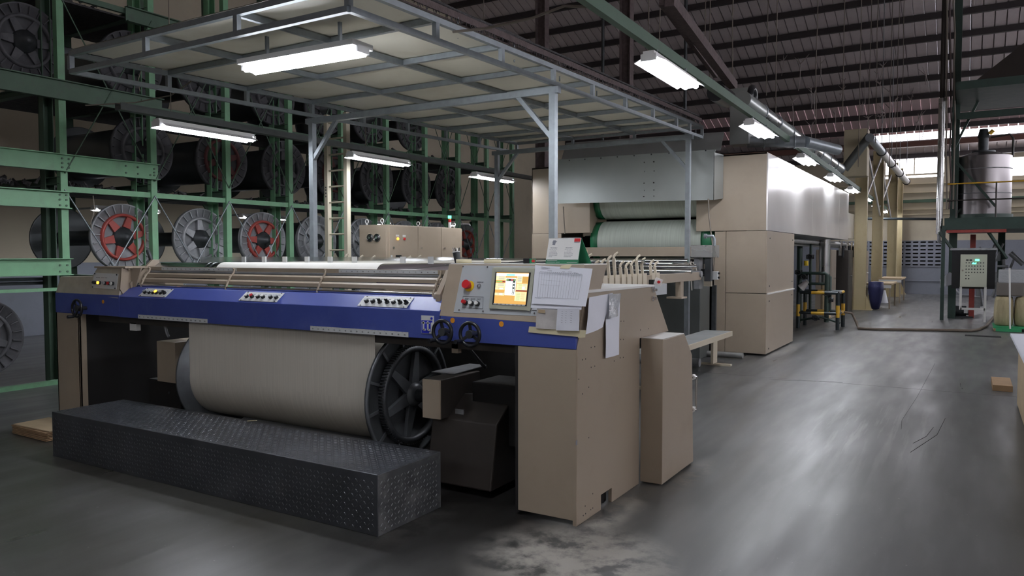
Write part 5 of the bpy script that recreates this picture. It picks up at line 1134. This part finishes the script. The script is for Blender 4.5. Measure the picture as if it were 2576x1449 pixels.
# hanging wires from the roof
hw = [(1633, 0, 140, 12), (1660, 0, 130, 12.5), (1774, 0, 120, 14), (1786, 0, 215, 14), (1843, 0, 225, 13), (1953, 0, 340, 16), (2053, 0, 400, 18), (2122, 0, 330, 20), (2163, 0, 420, 20.5), (2205, 0, 360, 22), (2241, 0, 440, 23), (2257, 130, 420, 24), (1930, 50, 240, 16), (2185, 300, 440, 23), (2270, 190, 300, 25)]
for i, (u, v0, v1, y) in enumerate(hw):
    a = pY(u, v0, y); b = pY(u, v1, y); a.z = min(max(a.z, b.z+.5), roofz(y)-.1); a.z = roofz(y)-.1
    b.x = a.x = pY(u, (v0+v1)/2, y).x
    pts = [a.lerp(b, k/8)+Vector((random.uniform(-.012, .012), 0, 0)) for k in range(9)]
    rk = ['first', 'second', 'third', 'fourth', 'fifth', 'sixth', 'seventh', 'eighth', 'ninth', 'tenth', 'eleventh', 'twelfth', 'thirteenth', 'fourteenth', 'last'][sorted(q_[0] for q_ in hw).index(u)]
    tag(MB().tube(pts, .010, 5).build('hanging_wire', M['cord']), '%s dusty wire from the left among those hanging from the roof' % rk, 'wire', 'dusty wires hanging from the roof')
web = MB()
for i in range(34):
    u, v = random.uniform(1900, 2330), random.uniform(150, 320); y = random.uniform(16, 24); c = pY(u, v, y)
    s_ = random.uniform(.05, .13); c2 = c+Vector((random.uniform(-.05, .05), 0, -random.uniform(.1, .6)))
    web.tube([c, c.lerp(c2, .5)+Vector((.01, 0, 0)), c2], .008, 4)
    for k in range(3):
        e = c+Vector((random.uniform(-1, 1)*s_*1.3, 0, random.uniform(.3, 1)*s_*1.6)); web.cyl(c, e, .012, 4, .003)
o = web.build('cobwebs', M['dust']); o.data.materials[0] = mat('cobweb', (.28, .24, .23), .95); tag(o, 'dusty cobwebs clinging to the wires under the roof', 'cobweb'); o['kind'] = 'stuff'
# ------------------------------------------------------------------ under the dryer hood: pipework, yellow-black guard, sizing box
gr = thing('guard_frame', 'black and yellow striped tubular guard frame beside the dryer', 'guard rail', (-2.8, 17.7, 0))
gx0, gx1, gy0, gy1 = -.38, .42, -.35, .45
def stripe(a, b, n, r=.032):
    a, b = Vector(a), Vector(b)
    for k in range(n): MB().cyl(a.lerp(b, k/n), a.lerp(b, (k+1)/n), r, 12).build('guard_tube', M['yellow'] if k % 2 else M['pipedark'], gr)
for (x, y) in ((gx0, gy0), (gx1, gy0), (gx1, gy1), (gx0, gy1)): stripe((x, y, 0), (x, y, .78), 3, .04)
for z in (.78, .34):
    stripe((gx0, gy0, z), (gx1, gy0, z), 3); stripe((gx1, gy0, z), (gx1, gy1, z), 2); stripe((gx0, gy1, z), (gx1, gy1, z), 3)
pw = thing('valve_pipework', 'cluster of lagged pipes and dark green valves inside the striped guard', 'pipework', (-2.9, 18.2, 0))
MB().cyl((.02, .6, .95), (.02, .6, 1.95), .12, 18).build('lagged_pipe', M['steel'], pw); MB().tube([(.02, .6, .95), (.02, .6, .3), (.06, .6, .18), (.15, .6, .12)], .07, 12).build('lagged_pipe', M['cardlight'], pw)
for (pts, r_) in ((((-.42, 0, 1.9), (-.42, 0, .05)), .06), (((-.2, .1, 1.9), (-.2, .1, .3)), .03), (((.2, -.2, 1.15), (.2, -.2, .1)), .05), (((-.4, -.1, 1.18), (.15, -.1, 1.18), (.25, -.1, 1.1), (.25, -.1, .35)), .035), (((-.35, -.2, .95), (.22, -.2, .95)), .03), (((-.4, -.3, .12), (.1, -.3, .22), (.5, -.3, .1)), .025), (((-.4, 0, .3), (.45, 0, .3)), .03)):
    MB().tube(pts, r_, 10).build('green_pipe', M['platform'], pw)
for (x, y, z) in ((-.42, -.08, 1.2), (-.3, -.1, 1.1), (.2, -.25, .75), (.0, -.3, .2), (.25, -.15, .6), (-.2, .05, 1.55)):
    MB().cyl((x-.08, y, z), (x+.08, y, z), .05, 12).build('valve', M['castdark'], pw); MB().torus((x, y-.08, z), (0, 1, 0), .055, .01, 14, 6).cyl((x, y, z), (x, y-.08, z), .012, 6).build('valve_wheel', M['castdark'], pw)
MB().cyl((-.35, -.2, .85), (-.2, -.2, 1.0), .09, 10, .05).build('rag', M['paperold'], pw)
MB().cyl((-.28, 0, 1.35), (-.28, 0, 1.46), .05, 12).build('yellow_cap', M['yellowplastic'], pw)
for z, r_, y in ((1.88, .05, 15.5), (1.82, .04, 15.3)):
    tag(MB().cyl((-3.0-(1.9-z)*2, 14.5, z), (-3.0-(1.9-z)*2, 27, z), r_, 10).build('lagged_pipe', M['lavender']), {1.88: 'upper lagged pipe under the bright dryer hood', 1.82: 'lower lagged pipe under the bright dryer hood'}[z], 'pipe')
for i, (x0_, x1_, y) in enumerate(((-3.30, -2.95, 20.2), (-3.2, -2.85, 22.6), (-3.2, -2.8, 24.6), (-3.2, -2.85, 26.5))):
    t = thing('size_box_cabinet', '%s upright beige cabinet in the row beyond the striped guard' % ordn[i], 'cabinet', ((x0_+x1_)/2, y, 0)); w = (x1_-x0_)/2
    MB().box(-w, w, 0, .9, 0, 1.72).build('cabinet_body', M['beige2'] if i != 1 else M['brown'], t, bevel=.006)
    MB().box(w, w+.004, .1, .8, .1, 1.65).build('side_door', M['beige2'] if i != 1 else M['brown'], t)
    mb = MB().cyl((w+.0, .45, 1.0), (w+.05, .45, 1.0), .02, 8); mb.build('door_knob', M['chrome'], t)
for i, (x, y) in enumerate(((-3.0, 22.2), (-3.0, 23.4), (-3.0, 24.3), (-3.0, 25.6), (-3.0, 26.3))):
    t = thing('hanging_valve', '%s chrome valve with black handle on the pipe beyond the bright hood' % ordn[i], 'valve', (x, y, 1.72), 'chrome valves on the far pipe')
    MB().cyl((0, 0, -.15), (0, 0, .25), .05, 12).build('valve_body', M['chrome'], t); MB().cyl((.06, -.02, -.2), (.06, -.02, .12), .035, 10).build('valve_handle', M['black'], t)
# the white-ish table benches past the columns and the dark blue sack
for i, (x, y, z) in enumerate(((-2.15, 25.3, .75), (-2.1, 28.4, .82))):
    t = thing('work_table', ['pale wooden table edge left of the nearest yellow column', 'pale wooden table edge right of the nearest yellow column'][i], 'table', (x, y, 0))
    MB().box(-.5, .2, -.5, 1.5, z-.05, z).build('table_top', M['cardlight'], t, bevel=.004); MB().box(-.48, .19, -.5, -.47, z-.14, z-.05).build('apron', M['white'], t)
    for (a, b) in ((-.46, -.45), (.15, -.45), (-.46, 1.4), (.15, 1.4)): MB().box(a-.02, a+.02, b-.02, b+.02, 0, z-.05).build('leg', M['beige2'], t)
mb = MB(); n = 10; vs = []
mb.lathe([(0, .02), (.02, .10), (.3, .17), (.6, .21), (.80, .20), (.82, .0)], (0, 0, 0), 16)
o = mb.build('blue_sack', M['bluebag']); o.location = (-2.33, 24.4, 0); o.rotation_euler = (0, -math.pi/2, 0); tag(o, 'dark blue sack standing behind the nearest yellow column', 'sack')
# hose on the floor
hp = [pZ(u, v, .03) for u, v in ((2120, 812), (2135, 820), (2160, 826), (2200, 828), (2300, 829.5), (2400, 831), (2440, 832), (2462, 829), (2482, 819), (2492, 806), (2500, 797))]
hp = [Vector((-2.38, 18.1, .34)), Vector((-2.2, 18.2, .30)), Vector((-2.1, 18.2, .08))]+[p for p in hp[2:]]
tag(MB().tube(hp, .028, 8).build('hose', M['hose']), 'long brown hose lying across the far aisle floor', 'hose')
# ------------------------------------------------------------------ right side: platform, tank, panels, sacks
pf = thing('steel_platform', 'dark green raised steel platform carrying the round tank', 'platform', (.6, 21.3, 0))
def pb(name, x0, x1, y0, y1, z0, z1, m='platform'): return MB().box(x0-.6, x1-.6, y0-21.3, y1-21.3, z0, z1).build(name, M[m], pf)
pb('platform_deck', -.55, 4.5, 21.3, 25.5, 2.20, 2.48); pb('leg', -.60, -.52, 21.25, 21.33, 0, 2.3)
for (x, y) in ((-.42, 24.3), (.72, 24.3), (1.8, 21.6)): pb('post', x-.08, x+.08, y-.1, y+.1, 0, 2.2)
pb('tall_post', -.45, -.28, 21.9, 22.1, 0, 8.5); 
pb('red_beam', -.50, .72, 21.2, 21.28, 2.12, 2.19, 'red'); pb('red_post', .0, .12, 22.3, 22.42, 0, 2.1, 'red')
for (p, q) in (((-.65, 21.25, 2.15), (-.1, 21.5, 1.3)), ((.35, 21.25, 2.15), (.75, 21.6, 1.5)), ((-.45, 22, 2.5), (.5, 22, 3.4)), ((-.4, 21.6, 3.95), (.5, 21.6, 2.75)), ((-.4, 21.8, 4.2), (.3, 21.8, 5.8)), ((.1, 21.5, 1.75), (-.3, 21.5, 1.4))):
    MB().bar(Vector(p)-Vector((.6, 21.3, 0)), Vector(q)-Vector((.6, 21.3, 0)), .055, .055).build('diagonal_brace', M['platform'], pf)
for z in (2.9, 3.3):
    MB().cyl((-1.1, -.05, z), (2.6, -.05, z), .018, 8).build('yellow_rail', M['brown'] if z < 3 else M['yellow'], pf)
for x in (-.9, -.1, .7, 1.6): MB().cyl((x, -.05, 2.48), (x, -.05, 3.3), .018, 8).build('rail_post', M['brown'], pf)
tk = thing('storage_tank', 'round stainless steel tank standing on the dark platform', 'tank', (.23, 22.4, 2.5))
M['tanksteel'] = mat('dull_tank_steel', (.20, .185, .19), .3, metal=.85, noise=.12, nscale=1.5); MB().cyl((0, 0, .08), (0, 0, 1.52), .62, 48).build('tank_shell', M['tanksteel'], tk); MB().cyl((0, 0, 1.52), (0, 0, 1.64), .62, 48, .25).build('tank_dome', M['tanksteel'], tk)
MB().cyl((0, 0, .0), (0, 0, .09), .66, 40).build('tank_base', M['platform'], tk)
MB().torus((0, 0, 1.2), (0, 0, 1), .623, .012, 48, 6).torus((0, 0, .6), (0, 0, 1), .623, .012, 48, 6).build('tank_band', M['castgrey'], tk)
MB().cyl((0, 0, 1.64), (0, 0, 2.0), .11, 18).cyl((0, 0, 2.0), (0, 0, 2.22), .14, 18, .09).build('agitator_motor', M['castdark'], tk); MB().cyl((0, 0, 1.60), (0, 0, 1.67), .26, 20).build('manhole_collar', M['castdark'], tk)
MB().tube([(.15, 0, 2.0), (.55, 0, 2.05), (.62, 0, 1.95), (.62, 0, 1.5)], .025, 8).build('tank_pipe', M['brown'], tk)
MB().cyl((.12, -.1, 2.08), (.2, -.1, 2.16), .05, 10).build('yellow_valve', M['yellow'], tk)
sp_ = thing('riser_pipe', 'tall shiny riser pipe beside the dark post of the platform', 'pipe', (-.66, 21.4, 2.1))
MB().cyl((0, 0, 0), (0, 0, 3.3), .075, 18).build('pipe_section', M['steel'], sp_); MB().cyl((0, 0, 3.3), (0, 0, 6.5), .055, 14).build('pipe_section', M['brown'], sp_)
MB().tube([(0, 0, 0), (0, 0, -.18), (.08, 0, -.22)], .04, 8).build('pipe_foot', M['castgrey'], sp_)
for i, x in enumerate((-.52, -.44, -.36)):
    tag(MB().tube([(x-.12+random.uniform(-.02, .02)+(.12*min(1, (k/8))), 21.3, 9.0-k*.7) for k in range(10)], .022, 6).build('cable', M['cord'] if i != 1 else M['purple']), ['left', 'middle', 'right'][i]+' one of three thick cables dropping beside the riser pipe', 'cable')
eh = thing('dark_cone_hood', 'large dark sheet metal hood hanging at the upper right', 'hood', (1.9, 20, 4.9))
MB().add([(-1.9, 0, .55), (3, 0, .55), (3, 3, .55), (-1.9, 3, .55), (-.6, .8, 1.75), (3, .8, 1.75), (3, 2, 1.75), (-.6, 2, 1.75)], [(3, 2, 1, 0), (4, 5, 6, 7), (0, 1, 5, 4), (1, 2, 6, 5), (2, 3, 7, 6), (3, 0, 4, 7)]).build('hood_skirt', M['brown'], eh)
MB().box(-2.25, 3, -.05, 3, .40, .58).build('hood_edge', M['platform'], eh); MB().box(-2.2, 3, 1, 1.1, -.1, .05).build('support_beam', M['platform'], eh)
# cabinets
cpn = thing('control_panel_stand', 'pale green-grey control panel with black backing on white legs', 'control panel', (.05, 21.0, 0))
MB().box(-.24, .30, 0, .22, .83, 1.60).build('panel_box', M['label'], cpn, bevel=.006); M['panelpale'] = mat('pale_panel', (.50, .52, .42), .5); cpn.children[0].data.materials[0] = M['panelpale']
MB().box(-.42, .47, .23, .26, .78, 1.72).build('black_backing', M['black'], cpn); MB().box(-.46, .5, .18, .3, 1.70, 1.75).build('backing_cap', M['castgrey'], cpn)
for x in (-.22, .28): MB().box(x-.025, x+.025, .02, .07, 0 if x > 0 else .28, .83).build('leg', M['white'], cpn)
MB().box(-.22, .28, .02, .06, .28, .33).build('cross_rail', M['white'], cpn)
bt = MB()
for r_ in range(6):
    for c_ in range(7 if r_ < 4 else 2): bt.cyl((-.12+c_*.058, -.01, 1.40-r_*.075), (-.12+c_*.058, 0, 1.40-r_*.075), .014, 8)
bt.build('panel_buttons', M['castdark'], cpn, kind='stuff')
for x in (-.10, -.03): MB().box(x-.025, x+.025, -.008, 0, 1.45, 1.48).build('meter', M['black'], cpn)
MB().box(.06, .14, -.01, 0, 1.445, 1.485).build('lit_display', M['greenlamp'], cpn); MB().box(-.0, .08, -.01, 0, 1.375, 1.405).build('lit_display', M['greenlamp'], cpn)
MB().cyl((-.19, -.02, 1.22), (-.19, 0, 1.22), .02, 10).build('panel_lock', M['chrome'], cpn)
cp2 = thing('control_panel_stand', 'second pale control box at the right edge, lit green above', 'control panel', (1.25, 20.0, 0))
MB().box(-.15, .9, 0, .25, .8, 1.42).build('panel_box', M['panelpale'], cp2, bevel=.006); MB().box(-.1, -.05, .05, .1, 0, .8).build('leg', M['white'], cp2); MB().box(.8, .85, .05, .1, 0, .8).build('leg', M['white'], cp2)
MB().cyl((.02, -.0, 1.45), (.16, 0, 1.58), .03, 10).build('green_light', M['greenlamp'], cp2); b_ = MB()
for r_ in range(2):
    for c_ in range(2): b_.cyl((.05+c_*.18, -.01, 1.2-r_*.12), (.05+c_*.18, 0, 1.2-r_*.12), .018, 8)
b_.build('panel_buttons', M['castdark'], cp2, kind='stuff')
pu = thing('floor_pump', 'dark pump motor on the floor before the control panel legs', 'pump', (-.2, 22.4, 0))
MB().cyl((-.2, 0, .17), (.15, 0, .17), .13, 16).build('motor', M['castdark'], pu); MB().cyl((.15, 0, .15), (.28, 0, .15), .09, 14).build('pump_head', M['castgrey'], pu); MB().box(-.25, .3, -.12, .12, 0, .04).build('base_plate', M['castdark'], pu); MB().box(.1, .18, -.14, -.13, .12, .2).build('name_tag', M['label'], pu)
cl_ = MB()
for k in range(40):
    x, y, z = random.uniform(-.3, 1.6), random.uniform(23, 24.2), random.uniform(.1, 1.5)
    if k % 3: cl_.cyl((x, y, z), (x+random.uniform(-.3, .3), y, z+random.choice((0, .3, .5))), random.uniform(.02, .07), 8)
    else: cl_.box(x, x+random.uniform(.1, .3), y, y+.2, z, z+random.uniform(.1, .3))
o = cl_.build('pump_clutter', M['castgrey']); tag(o, 'clutter of pipes and pump parts below the tank platform', 'pipework'); o['kind'] = 'stuff'
tag(MB().add([(-.62, 21.5, .78), (-.35, 21.5, .86), (-.32, 21.5, 1.12), (-.42, 21.5, 1.16), (-.62, 21.5, .98), (-.62, 21.6, .78), (-.35, 21.6, .86), (-.32, 21.6, 1.12), (-.42, 21.6, 1.16), (-.62, 21.6, .98)], [(0, 1, 2, 3, 4), (9, 8, 7, 6, 5), (0, 5, 6, 1), (1, 6, 7, 2), (2, 7, 8, 3), (3, 8, 9, 4), (4, 9, 5, 0)]).build('white_scoop', M['paper']), 'white plastic scoop hanging on the platform leg', 'scoop')
pal = thing('pallet', 'low green pallet under the two woven sacks', 'pallet', (.80, 18.75, 0))
M['palgreen'] = mat('pallet_green', (.03, .30, .12), .5)
MB().box(-.35, .6, -.02, .9, .06, .10).build('deck', M['palgreen'], pal); 
for x in (-.3, .1, .5): MB().box(x-.04, x+.04, -.02, .9, 0, .06).build('runner', M['card'], pal)
def sack(x, y, z, w, d, h, label, m='sack'):
    mb = MB(); n = 20; rings = [(0, .86), (.04, .97), (.3, 1.06), (.6, 1.04), (.85, .98), (.96, .86), (1.0, .4)]; vs = []
    for (hh, s_) in rings:
        for k in range(n):
            t = 2*math.pi*k/n; c_, q_ = math.cos(t), math.sin(t); e = 2.6; rr = (abs(c_)**e+abs(q_)**e)**(-1/e)
            vs.append((c_*rr*w*s_, q_*rr*d*s_, hh*h))
    m_ = len(rings); mb.add(vs, [(i*n+k, i*n+(k+1) % n, (i+1)*n+(k+1) % n, (i+1)*n+k) for i in range(m_-1) for k in range(n)]+[tuple(range((m_-1)*n, m_*n)), tuple(reversed(range(n)))], True)
    o = mb.build('sack', M[m]); o.location = (x, y, z); return tag(o, label, 'sack')
sack(.64, 19.2, .10, .17, .28, .62, 'tan woven sack on the green pallet, left of the white stick'); sack(1.02, 19.2, .10, .19, .28, .62, 'tan woven sack on the green pallet, right of the white stick')
tag(MB().box(.50, .98, 18.98, 19.4, .73, 1.0).build('grey_carton', mat('grey_sack', (.16, .145, .13), .8), bevel=.02), 'grey brown carton on top of the woven sacks', 'carton')
tag(MB().box(.53, 1.02, 19.0, 19.4, 1.0, 1.28).build('clear_bin', M['clear'], bevel=.02), 'crumpled clear plastic bag on top of the grey carton', 'plastic bag')
br = thing('squeegee', 'squeegee with white stick and green blade leaning on the sacks', 'squeegee', (.74, 18.6, 0))
MB().cyl((0, 0, .05), (-.03, .22, 1.32), .016, 8).build('stick', M['white'], br); MB().box(-.25, .2, -.02, .02, .01, .07).build('blade', M['palgreen'], br)
tb = thing('side_table', 'white topped cardboard-sided box table at the right edge', 'table', (.9, 7.5, 0))
MB().box(-.51, 1.4, -2.6, 2.25, .72, .75).build('table_top', M['paper'], tb, bevel=.004); MB().box(-.44, 1.3, -2.5, 2.1, .02, .72).build('cardboard_side', M['cardlight'], tb, bevel=.004)
MB().box(-.36, 1.2, -2.4, 1.9, 0, .02).build('base', M['card'], tb)
tag(MB().box(.26, .46, 10.5, 11.2, 0, .07).build('cardboard_piece', M['card'], bevel=.003), 'brown cardboard block on the floor beside the white topped table', 'cardboard')
tag(MB().box(-.05, .55, 17.3, 17.5, 0, .012).build('dark_mat', M['dark']), 'thin dark strip lying on the floor before the pallet', 'strip')
